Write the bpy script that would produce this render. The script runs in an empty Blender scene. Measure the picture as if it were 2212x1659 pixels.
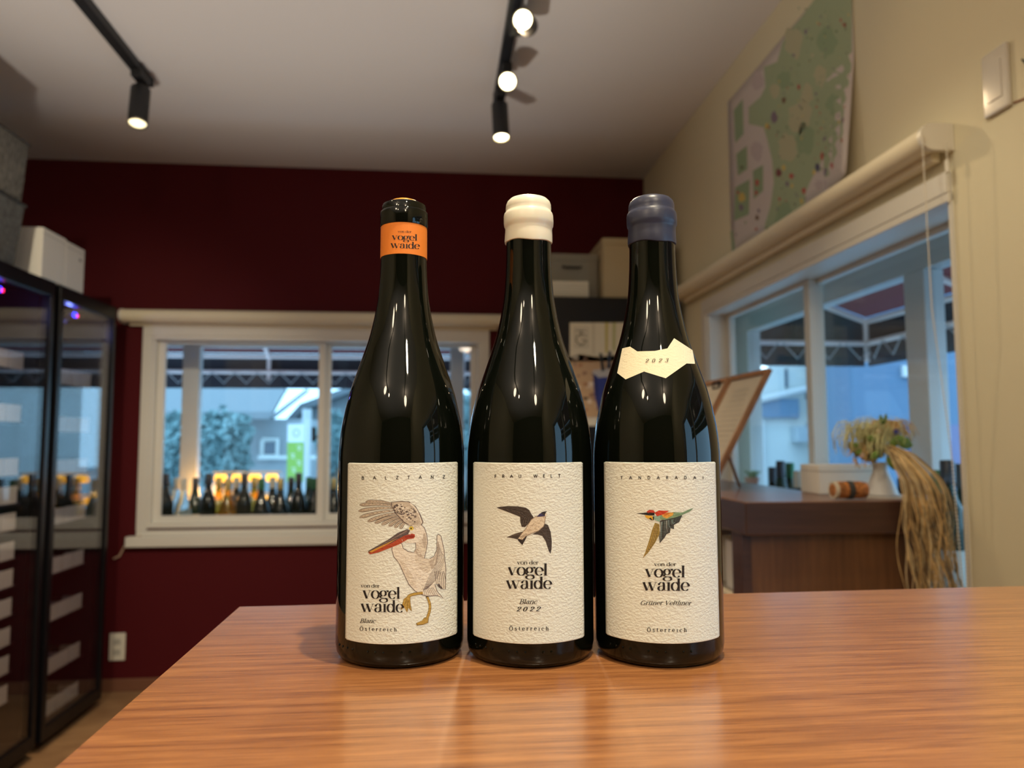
import bpy, bmesh, math, random
from mathutils import Vector, Matrix
from mathutils.geometry import tessellate_polygon
from math import pi, sin, cos, radians, sqrt
random.seed(7)
SC = bpy.context.scene
COL = SC.collection

# ------------------------------------------------------------------ camera
F = 1587.0; CX, CY = 1106.0, 829.5
H = 1.14
_z = Vector((-46., -20700., F)).normalized()
_v = Vector((-153., 121., F)); _y = (_v - _z * _v.dot(_z)).normalized()
_x = _y.cross(_z)
def ray(px, py):
    c = Vector((px - CX, py - CY, F))
    return Vector((_x.dot(c), _y.dot(c), _z.dot(c)))
CAM = Vector((0, 0, H))
def at(ax, px, py, v):
    d = ray(px, py)
    return CAM + d * ((v - CAM[ax]) / d[ax])
cd = bpy.data.cameras.new('camera'); cam = bpy.data.objects.new('camera', cd); COL.objects.link(cam)
R3 = Matrix(((_x.x, -_x.y, -_x.z), (_y.x, -_y.y, -_y.z), (_z.x, -_z.y, -_z.z)))
cam.matrix_world = Matrix.Translation(CAM) @ R3.to_4x4()
cd.sensor_width = 36; cd.lens = F / 2212 * 36; cd.clip_start = .01; cd.clip_end = 200
cd.dof.use_dof = True; cd.dof.focus_distance = .45; cd.dof.aperture_fstop = 8.0
SC.camera = cam
SC.view_settings.view_transform = 'Standard'; SC.view_settings.look = 'None'
SC.view_settings.exposure = 0.0; SC.view_settings.gamma = 1
SC.view_settings.use_curve_mapping = False
try:
    SC.cycles.use_denoising = True
    SC.cycles.sample_clamp_indirect = 4
    SC.cycles.max_bounces = 10; SC.cycles.transparent_max_bounces = 24
except Exception: pass

# ------------------------------------------------------------------ world and lights
w = bpy.data.worlds.new('world'); SC.world = w; w.use_nodes = True
bgn = w.node_tree.nodes['Background']
bgn.inputs[0].default_value = (.38, .70, 1.0, 1); bgn.inputs[1].default_value = 3.4

WARM = (1.0, .74, .44)
def spot(name, loc, target, power, size=70, blend=.6, radius=.025, col=WARM):
    l = bpy.data.lights.new(name, 'SPOT'); l.energy = power; l.spot_size = radians(size); l.spot_blend = blend
    l.shadow_soft_size = radius; l.color = col
    o = bpy.data.objects.new(name, l); COL.objects.link(o); o.location = loc
    o.rotation_euler = (Vector(target) - Vector(loc)).to_track_quat('-Z', 'Y').to_euler()
    return o
# the head of the track above the counter that lights the three bottles
spot('key_spot_light', (.30, -.62, 2.30), (.06, .46, 1.08), 28, 50, .5, .05, (1, .88, .64))
spot('overhead_spot_light', (.165, .30, 2.30), (.06, .44, 1.0), 62, 60, .6, .014, (1, .86, .60))
spot('counter_fill_light', (.23, .95, 2.32), (.95, 1.5, 1.1), 15, 60, .7, .03, (1, .86, .60))  # added out of view to brighten the bouquet and side counter
spot('cabinet_fill_light', (-1.05, 1.1, 2.32), (-1.50, 3.0, 1.3), 55, 55, .8, .03, (1, .86, .62))  # unseen fill, added to lift the wine cabinets and cartons
spot('wall_fill_light', (.22, 1.1, 2.32), (-1.15, 3.6, .45), 80, 44, .8, .03, (1, .84, .60))  # extra unseen light added to brighten the lower red wall
spot('second_spot_light', (-1.05, .3, 2.30), (.1, .55, 1.0), 5, 70, .6, .03)
spot('rear_fill_light', (-.9, -1.2, 2.30), (.2, .5, 1.1), 7, 60, .6, .03)  # general fill added behind the camera, no visible fixture

# unseen fill spots added low in the room to brighten the ceiling
spot('ceiling_fill_light', (-.85, 1.35, .25), (-.60, 1.65, 2.485), 95, 84, .8, .06, (1, .92, .80))
spot('ceiling_fill_light', (-.75, -1.1, .25), (-.60, -.9, 2.485), 165, 90, .8, .06, (1, .92, .80))
# point lights added out of view behind the camera as room fill
for k, (x, y, z, p_) in enumerate(((-1.1, -.9, 2.3, 14), (.30, -1.5, 2.3, 14))):
    l = bpy.data.lights.new('room_fill_light', 'POINT'); l.energy = p_; l.color = (1, .80, .56); l.shadow_soft_size = .09
    o = bpy.data.objects.new('room_fill_light', l); COL.objects.link(o); o.location = (x, y, z)

# ------------------------------------------------------------------ materials
def lin(c):
    return tuple((((x / 255) / 12.92) if x / 255 <= .04045 else ((x / 255 + .055) / 1.055) ** 2.4) for x in c[:3]) + (1,)
MATS = {}
def mat(name, col=(.5, .5, .5), rough=.5, metal=0, coat=0, emit=None, es=0, bump=None, ior=None, trans=0, var=None, spec=None, sss=0):
    """bump=(scale, strength, distance, stretch xyz); var=(scale, amount, stretch)"""
    if name in MATS: return MATS[name]
    m = bpy.data.materials.new(name); m.use_nodes = True; nt = m.node_tree; b = nt.nodes['Principled BSDF']
    c = tuple(col[:3]) + (1,)
    b.inputs['Base Color'].default_value = c; b.inputs['Roughness'].default_value = rough; b.inputs['Metallic'].default_value = metal
    if coat: b.inputs['Coat Weight'].default_value = coat; b.inputs['Coat Roughness'].default_value = .05
    if emit: b.inputs['Emission Color'].default_value = tuple(emit[:3]) + (1,); b.inputs['Emission Strength'].default_value = es
    if ior: b.inputs['IOR'].default_value = ior
    if trans: b.inputs['Transmission Weight'].default_value = trans
    if spec is not None: b.inputs['Specular IOR Level'].default_value = spec
    if sss: b.inputs['Subsurface Weight'].default_value = sss; b.inputs['Subsurface Scale'].default_value = .003
    if bump or var: tc = nt.nodes.new('ShaderNodeTexCoord')
    if bump:
        mp = nt.nodes.new('ShaderNodeMapping'); mp.inputs['Scale'].default_value = bump[3] if len(bump) > 3 else (1, 1, 1)
        nz = nt.nodes.new('ShaderNodeTexNoise'); nz.inputs['Scale'].default_value = bump[0]; nz.inputs['Detail'].default_value = 1.5 if 'label' in name else 4
        bp = nt.nodes.new('ShaderNodeBump'); bp.inputs['Strength'].default_value = bump[1]; bp.inputs['Distance'].default_value = bump[2]
        nt.links.new(tc.outputs['Object'], mp.inputs[0]); nt.links.new(mp.outputs[0], nz.inputs['Vector'])
        nt.links.new(nz.outputs[0], bp.inputs['Height']); nt.links.new(bp.outputs[0], b.inputs['Normal'])
    if var:
        mp = nt.nodes.new('ShaderNodeMapping'); mp.inputs['Scale'].default_value = var[2] if len(var) > 2 else (1, 1, 1)
        nz = nt.nodes.new('ShaderNodeTexNoise'); nz.inputs['Scale'].default_value = var[0]; nz.inputs['Detail'].default_value = 5
        rp = nt.nodes.new('ShaderNodeValToRGB'); a = var[1]
        rp.color_ramp.elements[0].position = .3; rp.color_ramp.elements[1].position = .7
        rp.color_ramp.elements[0].color = tuple(max(0, x * (1 - a)) for x in c[:3]) + (1,)
        rp.color_ramp.elements[1].color = tuple(min(1, x * (1 + a)) for x in c[:3]) + (1,)
        nt.links.new(tc.outputs['Object'], mp.inputs[0]); nt.links.new(mp.outputs[0], nz.inputs['Vector'])
        nt.links.new(nz.outputs[0], rp.inputs[0]); nt.links.new(rp.outputs[0], b.inputs['Base Color'])
    MATS[name] = m; return m
def glassmat(name, tint=(1, 1, 1), ior=1.5, rough=.0):
    m = bpy.data.materials.new(name); m.use_nodes = True; nt = m.node_tree; nt.nodes.clear()
    o = nt.nodes.new('ShaderNodeOutputMaterial'); mx = nt.nodes.new('ShaderNodeMixShader')
    t = nt.nodes.new('ShaderNodeBsdfTransparent'); t.inputs[0].default_value = tuple(tint) + (1,)
    g = nt.nodes.new('ShaderNodeBsdfGlossy'); g.inputs['Roughness'].default_value = rough
    f = nt.nodes.new('ShaderNodeFresnel'); ge = nt.nodes.new('ShaderNodeNewGeometry'); mr = nt.nodes.new('ShaderNodeMapRange')
    mr.inputs['To Min'].default_value = ior; mr.inputs['To Max'].default_value = 1 / ior
    nt.links.new(ge.outputs['Backfacing'], mr.inputs['Value']); nt.links.new(mr.outputs[0], f.inputs[0])
    nt.links.new(f.outputs[0], mx.inputs[0]); nt.links.new(t.outputs[0], mx.inputs[1]); nt.links.new(g.outputs[0], mx.inputs[2])
    nt.links.new(mx.outputs[0], o.inputs[0]); MATS[name] = m; return m
def printmat(name, rough=.6, bump=None, trans=0):
    m = mat(name, (1, 1, 1), rough, bump=bump); nt = m.node_tree
    a = nt.nodes.new('ShaderNodeVertexColor'); a.layer_name = 'Col'
    nt.links.new(a.outputs[0], nt.nodes['Principled BSDF'].inputs['Base Color']); return m
def woodmat(name, c1, c2, scale, stretch, rough=.3, coat=0, bumpd=.0002, fine=None):
    m = bpy.data.materials.new(name); m.use_nodes = True; nt = m.node_tree; b = nt.nodes['Principled BSDF']
    tc = nt.nodes.new('ShaderNodeTexCoord'); mp = nt.nodes.new('ShaderNodeMapping'); mp.inputs['Scale'].default_value = stretch
    n1 = nt.nodes.new('ShaderNodeTexNoise'); n1.inputs['Scale'].default_value = scale; n1.inputs['Detail'].default_value = 6; n1.inputs['Roughness'].default_value = .65
    mp2 = nt.nodes.new('ShaderNodeMapping'); mp2.inputs['Scale'].default_value = tuple(s * .16 if s > 1.5 else s * .5 for s in stretch)
    n2 = nt.nodes.new('ShaderNodeTexNoise'); n2.inputs['Scale'].default_value = scale; n2.inputs['Detail'].default_value = 3
    ad = nt.nodes.new('ShaderNodeMath'); ad.operation = 'MULTIPLY_ADD'; ad.inputs[1].default_value = .55
    mu = nt.nodes.new('ShaderNodeMath'); mu.operation = 'MULTIPLY'; mu.inputs[1].default_value = .45
    rp = nt.nodes.new('ShaderNodeValToRGB'); e = rp.color_ramp.elements
    if fine:
        ad.inputs[1].default_value = .68; mu.inputs[1].default_value = .32; mp2.inputs['Scale'].default_value = (.7, 22, 1)
        n1.inputs['Detail'].default_value = 8; n1.inputs['Roughness'].default_value = .75
    lo_, hi_ = (.41, .60) if fine else (.36, .62)
    e[0].position = lo_; e[0].color = tuple(c1) + (1,); e[1].position = hi_; e[1].color = tuple(c2) + (1,)
    nt.links.new(tc.outputs['Object'], mp.inputs[0]); nt.links.new(tc.outputs['Object'], mp2.inputs[0])
    nt.links.new(mp.outputs[0], n1.inputs['Vector']); nt.links.new(mp2.outputs[0], n2.inputs['Vector'])
    nt.links.new(n2.outputs[0], mu.inputs[0]); nt.links.new(n1.outputs[0], ad.inputs[0]); nt.links.new(mu.outputs[0], ad.inputs[2])
    nt.links.new(ad.outputs[0], rp.inputs[0]); nt.links.new(rp.outputs[0], b.inputs['Base Color'])
    bp = nt.nodes.new('ShaderNodeBump'); bp.inputs['Strength'].default_value = .35; bp.inputs['Distance'].default_value = bumpd
    nt.links.new(n1.outputs[0], bp.inputs['Height']); nt.links.new(bp.outputs[0], b.inputs['Normal'])
    b.inputs['Roughness'].default_value = rough
    if coat: b.inputs['Coat Weight'].default_value = coat; b.inputs['Coat Roughness'].default_value = .2
    MATS[name] = m; return m

M_red = mat('wall_paint_red', (.080, .0045, .0075), .75, spec=.2, bump=(180, .25, .001))
M_wall = mat('wall_paper_cream', (.76, .70, .50), .85, bump=(260, .3, .001))
M_ceil = mat('ceiling_white', (.74, .71, .70), .9)
M_floor = woodmat('floor_wood', (.20, .11, .055), (.36, .22, .115), 9, (1, 9, 1), .35)
M_white = mat('white_frame', (.72, .70, .64), .4)
M_outw = mat('outer_white_frame', (.68, .68, .68), .45)
M_blind = mat('blind_fabric_cream', (.82, .74, .55), .7)
M_plastic = mat('white_plastic', (.78, .74, .64), .35)
M_black = mat('black_metal', (.007, .007, .009), .5, spec=.3)
M_blackg = mat('black_gloss', (.006, .006, .008), .35, spec=.25)
M_trackb = mat('track_black', (.012, .013, .016), .55)
M_tabletop = woodmat('tabletop_wood', (.20, .067, .022), (.50, .215, .074), 7, (3.2, 190, 1), .30, .9, .00010, (.42, .22))
M_tableside = woodmat('table_edge_wood', (.16, .06, .02), (.28, .11, .04), 7, (1.1, 1.1, 30), .4)
M_cabtop = woodmat('cabinet_top_wood', (.13, .055, .03), (.22, .10, .055), 6, (1.1, 22, 22), .3, .2)
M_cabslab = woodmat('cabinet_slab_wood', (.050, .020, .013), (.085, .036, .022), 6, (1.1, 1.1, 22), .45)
M_cab = woodmat('cabinet_wood', (.115, .045, .014), (.20, .085, .028), 6, (16, 16, 1.0), .42)
M_glasswin = glassmat('window_glass', (.99, 1.0, 1.0), 1.3)
M_glassfr = glassmat('cabinet_glass', (.90, .90, .92), 1.9)
M_bottle = mat('bottle_dark_glass', (.0025, .0035, .002), .035, ior=1.5, spec=.36)
M_paper = mat('label_paper', (.79, .82, .74), .72, bump=(520, .55, .0008, (1, 1, 1.5)))
M_print = printmat('label_print', .65, bump=(520, .45, .0008, (1, 1, 1.5)))
M_orange = mat('orange_paper', lin((238, 133, 38)), .6, bump=(1500, .3, .0002))
M_orangewax = mat('orange_wax', lin((244, 160, 40)), .3)
M_ink = mat('dark_ink', (.02, .014, .012), .55)
M_waxw = mat('cream_wax', (.84, .80, .66), .33, sss=.15)
M_waxb = mat('navy_wax', (.032, .037, .072), .36, bump=(140, .25, .0006))
M_flat = printmat('printed_colours', .7)
M_bgreen = mat('green_bottle_glass', (.012, .03, .014), .08, ior=1.5)
M_bdark = mat('dark_bottle_glass', (.008, .012, .010), .08, ior=1.5)
M_bamber = mat('amber_bottle_glass', (.55, .30, .02), .08, ior=1.4, trans=.8)
M_bclear = mat('clear_bottle_glass', (.75, .88, .92), .06, ior=1.3, trans=.9)
M_lamp = mat('warm_lamp', (1, .6, .2), .5, emit=(1.0, .50, .045), es=2.4)
M_lens = mat('lamp_lens', (1, .9, .7), .5, emit=(1.0, .88, .55), es=9)
M_lensd = mat('lamp_lens_dim', (1, .9, .7), .5, emit=(1.0, .86, .5), es=2.2)

# ------------------------------------------------------------------ object helpers
OFF = {}
def tag(o, label, cat, group=None, kind=None):
    if label: o['label'] = label
    if cat: o['category'] = cat
    if group: o['group'] = group
    if kind: o['kind'] = kind
    return o
def thing(name, label, cat, loc=(0, 0, 0), group=None):
    o = bpy.data.objects.new(name, None); COL.objects.link(o); o.location = loc; OFF[o.name] = Vector(loc)
    o.empty_display_size = .02
    return tag(o, label, cat, group)
def obj(name, bm, m, parent=None, smooth=False, label=None, kind=None):
    off = OFF[parent.name] if parent else Vector((0, 0, 0))
    if not parent:   # origin at base centre
        vs = [v.co for v in bm.verts]
        off = Vector(((min(v.x for v in vs) + max(v.x for v in vs)) / 2, (min(v.y for v in vs) + max(v.y for v in vs)) / 2, min(v.z for v in vs)))
    me = bpy.data.meshes.new(name); bmesh.ops.recalc_face_normals(bm, faces=bm.faces[:])
    for v in bm.verts: v.co -= off
    bm.to_mesh(me); bm.free()
    if isinstance(m, (list, tuple)):
        for x in m: me.materials.append(x)
    else: me.materials.append(m)
    if smooth:
        for p in me.polygons: p.use_smooth = True
        try: me.set_sharp_from_angle(angle=radians(38))
        except Exception: pass
    o = bpy.data.objects.new(name, me); COL.objects.link(o); OFF[o.name] = off
    if parent: o.parent = parent
    else: o.location = off
    if label: o['label'] = label
    if kind: o['kind'] = kind
    return o
def struct(name, bm, m, **k): return obj(name, bm, m, kind='structure', **k)
def B(): return bmesh.new()
def box(bm, x0, y0, z0, x1, y1, z1, bev=0, mi=0):
    vs = [bm.verts.new((x, y, z)) for x in (x0, x1) for y in (y0, y1) for z in (z0, z1)]
    fs = [bm.faces.new([vs[i] for i in q]) for q in ((0, 1, 3, 2), (4, 6, 7, 5), (0, 4, 5, 1), (2, 3, 7, 6), (0, 2, 6, 4), (1, 5, 7, 3))]
    for f in fs: f.material_index = mi
    if bev: bmesh.ops.bevel(bm, geom=list({e for f in fs for e in f.edges}), offset=bev, segments=2, affect='EDGES', profile=.5)
    return bm
def bx(*a, **k): return box(B(), *a, **k)
def frame_of(d):
    d = d.normalized(); a = Vector((0, 0, 1)) if abs(d.z) < .9 else Vector((1, 0, 0))
    u = d.cross(a).normalized(); return u, d.cross(u).normalized()
def tube(bm, pts, r, n=8, cap=True, close=False):
    pts = [Vector(p) for p in pts]; rings = []
    R = r if isinstance(r, (list, tuple)) else [r] * len(pts)
    pu = None
    for i, p in enumerate(pts):
        d = (pts[min(i + 1, len(pts) - 1)] - pts[max(i - 1, 0)])
        if pu is None: u, v = frame_of(d)
        else:
            d = d.normalized(); u = (pu - d * pu.dot(d)).normalized(); v = d.cross(u)
        pu = u
        rings.append([bm.verts.new(p + (u * cos(2 * pi * k / n) + v * sin(2 * pi * k / n)) * R[i]) for k in range(n)])
    for a, b in zip(rings, rings[1:]):
        for k in range(n): bm.faces.new((a[k], a[(k + 1) % n], b[(k + 1) % n], b[k]))
    if cap:
        for q in (rings[0], rings[-1]):
            try: bm.faces.new(q)
            except Exception: pass
    return bm
def lathe(bm, prof, cx=0, cy=0, cz=0, n=48, capb=True, capt=True):
    rings = []
    for r, z in prof: rings.append([bm.verts.new((cx + r * cos(2 * pi * k / n), cy + r * sin(2 * pi * k / n), cz + z)) for k in range(n)])
    for a, b in zip(rings, rings[1:]):
        for k in range(n): bm.faces.new((a[k], a[(k + 1) % n], b[(k + 1) % n], b[k]))
    if capb: bm.faces.new(rings[0])
    if capt: bm.faces.new(rings[-1])
    return bm
def prism(bm, poly, d, mi=0):
    """poly: list of 3D points, extruded by vector d"""
    a = [bm.verts.new(p) for p in poly]; b = [bm.verts.new(Vector(p) + Vector(d)) for p in poly]
    n = len(a); bm.faces.new(a).material_index = mi; bm.faces.new(b).material_index = mi
    for i in range(n): bm.faces.new((a[i], a[(i + 1) % n], b[(i + 1) % n], b[i])).material_index = mi
    return bm
def cyl(bm, p0, p1, r, n=24): return tube(bm, [p0, p1], r, n)
def dup(root, loc, label=None, group=None):
    r = root.copy(); COL.objects.link(r); r.location = loc
    if label: r['label'] = label
    if group: r['group'] = group
    for ch in list(root.children):
        c = ch.copy(); COL.objects.link(c); c.parent = r
        for g in list(ch.children):
            d = g.copy(); COL.objects.link(d); d.parent = c
    return r

# ------------------------------------------------------------------ printed matter: polygons laid on real surfaces
def bisect_cells(bm, cell):
    xs = [v.co.x for v in bm.verts]; ys = [v.co.y for v in bm.verts]
    for ax, vals in ((0, xs), (1, ys)):
        k = math.ceil(min(vals) / cell[ax]) if cell[ax] else 0; hi = max(vals)
        while cell[ax] and k * cell[ax] < hi:
            no = Vector((1, 0, 0)) if ax == 0 else Vector((0, 1, 0))
            bmesh.ops.bisect_plane(bm, geom=bm.verts[:] + bm.edges[:] + bm.faces[:], plane_co=no * (k * cell[ax]), plane_no=no, dist=1e-5)
            k += 1
def printed(name, parent, surf, items, m, cell=(8, 0), eps0=.00025, deps=.00003, label=None):
    """items: list of (layer, colour, polygon px list). surf(px,py,eps)->point"""
    out = B(); cl = out.loops.layers.float_color.new('Col'); cache = {}
    for lay, c, poly in items:
        t = B(); vs = [t.verts.new((p[0], p[1], 0)) for p in poly]
        tris = [tuple(range(len(poly)))] if len(poly) < 5 else tessellate_polygon([[Vector((p[0], p[1], 0)) for p in poly]])
        for tr_ in tris:
            try: t.faces.new([vs[i] for i in tr_])
            except Exception: pass
        w_ = max(p[0] for p in poly) - min(p[0] for p in poly); h_ = max(p[1] for p in poly) - min(p[1] for p in poly)
        if (cell[0] and w_ > cell[0]) or (cell[1] and h_ > cell[1]): bisect_cells(t, cell)
        mp = {}
        ok = True
        for v in t.verts:
            q = surf(v.co.x, v.co.y, eps0 + lay * deps)
            if q is None: ok = False; break
            mp[v] = out.verts.new(q)
        if ok:
            lc = lin(c)
            for f in t.faces:
                try: nf = out.faces.new([mp[v] for v in f.verts])
                except Exception: continue
                for l in nf.loops: l[cl] = lc
        t.free()
    return obj(name, out, m, parent, label=label)
def spline(pts, k=6):
    if len(pts) < 3: return list(pts)
    o = []
    P = [pts[0]] + list(pts) + [pts[-1]]
    for i in range(1, len(P) - 2):
        a, b, c, d = P[i - 1], P[i], P[i + 1], P[i + 2]
        for j in range(k):
            t = j / k
            o.append(tuple(.5 * (2 * b[q] + (c[q] - a[q]) * t + (2 * a[q] - 5 * b[q] + 4 * c[q] - d[q]) * t * t + (-a[q] + 3 * b[q] - 3 * c[q] + d[q]) * t ** 3) for q in (0, 1)))
    o.append(tuple(pts[-1])); return o
def ribbon(pts, wf):
    """quads along a 2D path; wf(i, dx, dy) -> full width"""
    L, Rr = [], []
    for i, p in enumerate(pts):
        a = pts[max(i - 1, 0)]; b = pts[min(i + 1, len(pts) - 1)]
        dx, dy = b[0] - a[0], b[1] - a[1]; l = math.hypot(dx, dy) or 1; dx /= l; dy /= l
        w_ = wf(i / max(1, len(pts) - 1), dx, dy) / 2
        L.append((p[0] - dy * w_, p[1] + dx * w_)); Rr.append((p[0] + dy * w_, p[1] - dx * w_))
    return [[L[i], L[i + 1], Rr[i + 1], Rr[i]] for i in range(len(pts) - 1)]
def arc(cx, cy, rx, ry, a0, a1, n=18): return [(cx + rx * cos(radians(a0 + (a1 - a0) * i / n)), cy + ry * sin(radians(a0 + (a1 - a0) * i / n))) for i in range(n + 1)]
# lettering drawn stroke by stroke: S stressed curve, K heavy stroke, T hairline
_v1 = [('K', [(.13, .99), (.44, .03)]), ('T', [(.44, .02), (.76, .99)]), ('T', [(0, .975), (.30, .975)]), ('T', [(.62, .975), (.92, .975)])]
def sh(st, dx): return [(k, [(x + dx, y) for x, y in p]) for k, p in st]
def stem(x, y0, y1, b=1, t=1): return [('K', [(x, y0), (x, y1)])] + ([('T', [(x - .2, y0 + .025), (x + .2, y0 + .025)])] if b else []) + ([('T', [(x - .2, y1 - .03), (x, y1 - .03)])] if t else [])
_o = [('S', arc(.42, .5, .36, .49, 0, 360, 26))]
_O = [('S', arc(.62, .72, .52, .72, 0, 360, 30))]
_u = [('K', [(.2, .98), (.2, .25)]), ('S', [(.2, .25), (.3, .02), (.5, .02), (.7, .22)])] + stem(.74, 0, 1, 1, 1) + [('T', [(.0, .97), (.2, .97)])]
_dots = lambda x, y: [('D', [(x - .2, y)]), ('D', [(x + .2, y)])]
G = {
 'v': (.92, _v1), 'w': (1.46, _v1 + sh(_v1, .54)), 'o': (.86, _o),
 'e': (.82, [('S', arc(.42, .5, .35, .49, 4, 318, 24)), ('T', [(.1, .52), (.74, .52)])]),
 'g': (.92, [('S', arc(.38, .66, .28, .33, 0, 360, 22)), ('S', arc(.42, -.2, .38, .23, 0, 360, 22)), ('S', [(.2, .4), (.08, .2), (.3, .08), (.66, .06), (.78, -.12)]), ('T', [(.58, .88), (.72, 1.0), (.84, .96)]), ('D', [(.86, .93)])]),
 'l': (.46, stem(.22, 0, 1.45)), 'i': (.46, stem(.22, 0, 1.0)), 'I': (.46, stem(.22, 0, 1.0) + [('D', [(.2, 1.3)])]),
 'a': (.88, [('S', arc(.34, .27, .24, .26, 70, 330, 16)), ('T', [(.36, .53), (.62, .6)]), ('K', [(.64, .1), (.64, .72)]), ('S', [(.64, .68), (.58, .94), (.38, .99), (.16, .84)]), ('D', [(.16, .78)]), ('T', [(.64, .08), (.76, .02), (.88, .06)])]),
 'd': (.96, [('S', arc(.40, .5, .33, .49, 20, 340, 24))] + stem(.74, 0, 1.45, 0, 1) + [('T', [(.74, .03), (.95, .03)])]),
 'n': (.98, stem(.2, 0, 1) + stem(.74, 0, .72, 1, 0) + [('S', [(.2, .72), (.38, .98), (.62, .98), (.74, .7)])]),
 'h': (.98, stem(.2, 0, 1.45) + stem(.74, 0, .72, 1, 0) + [('S', [(.2, .72), (.38, .98), (.62, .98), (.74, .7)])]),
 'r': (.68, stem(.2, 0, 1) + [('S', [(.2, .66), (.34, .95), (.54, .97)]), ('D', [(.56, .88)])]),
 's': (.66, [('S', [(.52, .78), (.46, .96), (.26, 1.0), (.1, .84), (.14, .62), (.42, .46), (.54, .26), (.42, .03), (.2, .0), (.06, .22)])]),
 't': (.56, [('K', [(.24, 1.3), (.24, .2)]), ('T', [(.0, .97), (.48, .97)]), ('T', [(.24, .2), (.34, .0), (.52, .12)])]),
 'c': (.76, [('S', arc(.40, .5, .34, .49, 48, 312, 22)), ('D', [(.6, .8)])]),
 'u': (1.0, _u), 'ü': (1.0, _u + _dots(.46, 1.28)),
 'B': (1.0, stem(.24, 0, 1.42) + [('S', [(.24, 1.4), (.62, 1.4), (.78, 1.1), (.6, .76), (.24, .76)]), ('S', [(.24, .76), (.7, .76), (.9, .4), (.7, .02), (.24, .02)])]),
 'Ö': (1.3, _O + _dots(.62, 1.72)),
 'G': (1.26, [('S', arc(.62, .72, .5, .72, 45, 320, 26)), ('K', [(1.04, .1), (1.04, .62)]), ('T', [(.84, .62), (1.2, .62)])]),
 'V': (1.2, [('K', [(.16, 1.42), (.56, .02)]), ('T', [(.56, .02), (1.0, 1.42)]), ('T', [(0, 1.4), (.36, 1.4)]), ('T', [(.82, 1.4), (1.18, 1.4)])]),
 '2': (.9, [('S', [(.12, 1.05), (.2, 1.36), (.5, 1.42), (.74, 1.14), (.56, .72), (.1, .06)]), ('M', [(.08, .07), (.8, .07)]), ('D', [(.17, 1.04)])]),
 '0': (1.0, [('S', arc(.42, .71, .34, .70, 0, 360, 26))]),
 '3': (.9, [('S', [(.14, 1.14), (.3, 1.4), (.6, 1.36), (.66, 1.04), (.4, .78), (.74, .56), (.66, .1), (.3, .0), (.1, .24)])]),
 ' ': (.42, []),
}
CAPS = {
 'A': (1.0, [[(.0, 0), (.45, 1)], [(.45, 1), (.9, 0)], [(.2, .35), (.7, .35)]]),
 'B': (.8, [[(.08, 0), (.08, 1)], [(.08, .97), (.45, .97), (.55, .75), (.42, .54), (.08, .54)], [(.08, .54), (.5, .54), (.64, .28), (.5, .03), (.08, .03)]]),
 'L': (.7, [[(.08, 1), (.08, 0)], [(.04, .04), (.55, .04)]]), 'Z': (.85, [[(.05, .96), (.7, .96)], [(.7, .96), (.05, .04)], [(.05, .04), (.72, .04)]]),
 'T': (.8, [[(0, .96), (.7, .96)], [(.35, .96), (.35, 0)]]), 'N': (.95, [[(.08, 0), (.08, 1)], [(.08, 1), (.75, 0)], [(.75, 0), (.75, 1)]]),
 'F': (.7, [[(.08, 0), (.08, 1)], [(.08, .96), (.55, .96)], [(.08, .52), (.5, .52)]]),
 'R': (.8, [[(.08, 0), (.08, 1)], [(.08, .97), (.48, .97), (.6, .74), (.48, .5), (.08, .5)], [(.36, .5), (.64, 0)]]),
 'U': (.9, [[(.08, 1), (.08, .3), (.2, .05), (.42, 0), (.62, .06), (.72, .3), (.72, 1)]]),
 'W': (1.3, [[(0, 1), (.28, 0)], [(.28, 0), (.58, 1)], [(.58, 1), (.88, 0)], [(.88, 0), (1.16, 1)]]),
 'E': (.7, [[(.08, 0), (.08, 1)], [(.08, .96), (.55, .96)], [(.08, .52), (.5, .52)], [(.08, .04), (.56, .04)]]),
 'D': (.95, [[(.08, 0), (.08, 1)], [(.08, .97), (.4, .95), (.7, .75), (.74, .45), (.6, .15), (.4, .04), (.08, .03)]]),
 'I': (.3, [[(.1, 0), (.1, 1)]]), ' ': (.5, []),
}
def text_polys(s, x0, x1, y0, y1, xh, tk=.21, tn=.045, slant=0, track=0):
    """baseline from (x0,y0) to (x1,y1) in px (y down); the text is fitted to that width"""
    W_ = sum(G[c][0] + track for c in s) - track; sx = (x1 - x0) / W_ ; out = []; pen = 0
    asp = sx / xh
    for c in s:
        adv, st = G[c]
        for kind, pts in st:
            if kind == 'D':
                x, y = pts[0]; r = tk * .55
                ps = [[(x + r * cos(a * pi / 4), y + r * sin(a * pi / 4)) for a in range(8)]]
            else:
                q = spline(pts, 5) if (kind == 'S' and len(pts) < 12) else pts
                if kind == 'T': q = spline(pts, 4)
                f = {'S': lambda i, dx, dy: tn + (tk - tn) * abs(dy) ** 1.6, 'K': lambda i, dx, dy: tk, 'T': lambda i, dx, dy: tn, 'M': lambda i, dx, dy: tk * .55}[kind]
                ps = ribbon(q, f)
            for p in ps:
                o = []
                for x, y in p:
                    X = (pen + x + slant * y) * sx; t = X / (x1 - x0)
                    o.append((x0 + X, y0 + (y1 - y0) * t - y * xh))
                out.append(o)
        pen += adv + track
    return out
def caps_polys(s, x0, x1, y0, y1, h, w_=.15, track=1.1):
    W_ = sum(CAPS[c][0] for c in s) * 1.0; free = (x1 - x0) - W_ * h; gap = free / (len(s) - 1); out = []; pen = x0
    for c in s:
        adv, st = CAPS[c]
        for pts in st:
            q = spline(pts, 4) if len(pts) > 2 else pts
            for p in ribbon(q, lambda i, dx, dy: w_):
                o = []
                for x, y in p:
                    X = pen + x * h; t = (X - x0) / (x1 - x0); o.append((X, y0 + (y1 - y0) * t - y * h))
                out.append(o)
        pen += adv * h + gap
    return out

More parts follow.
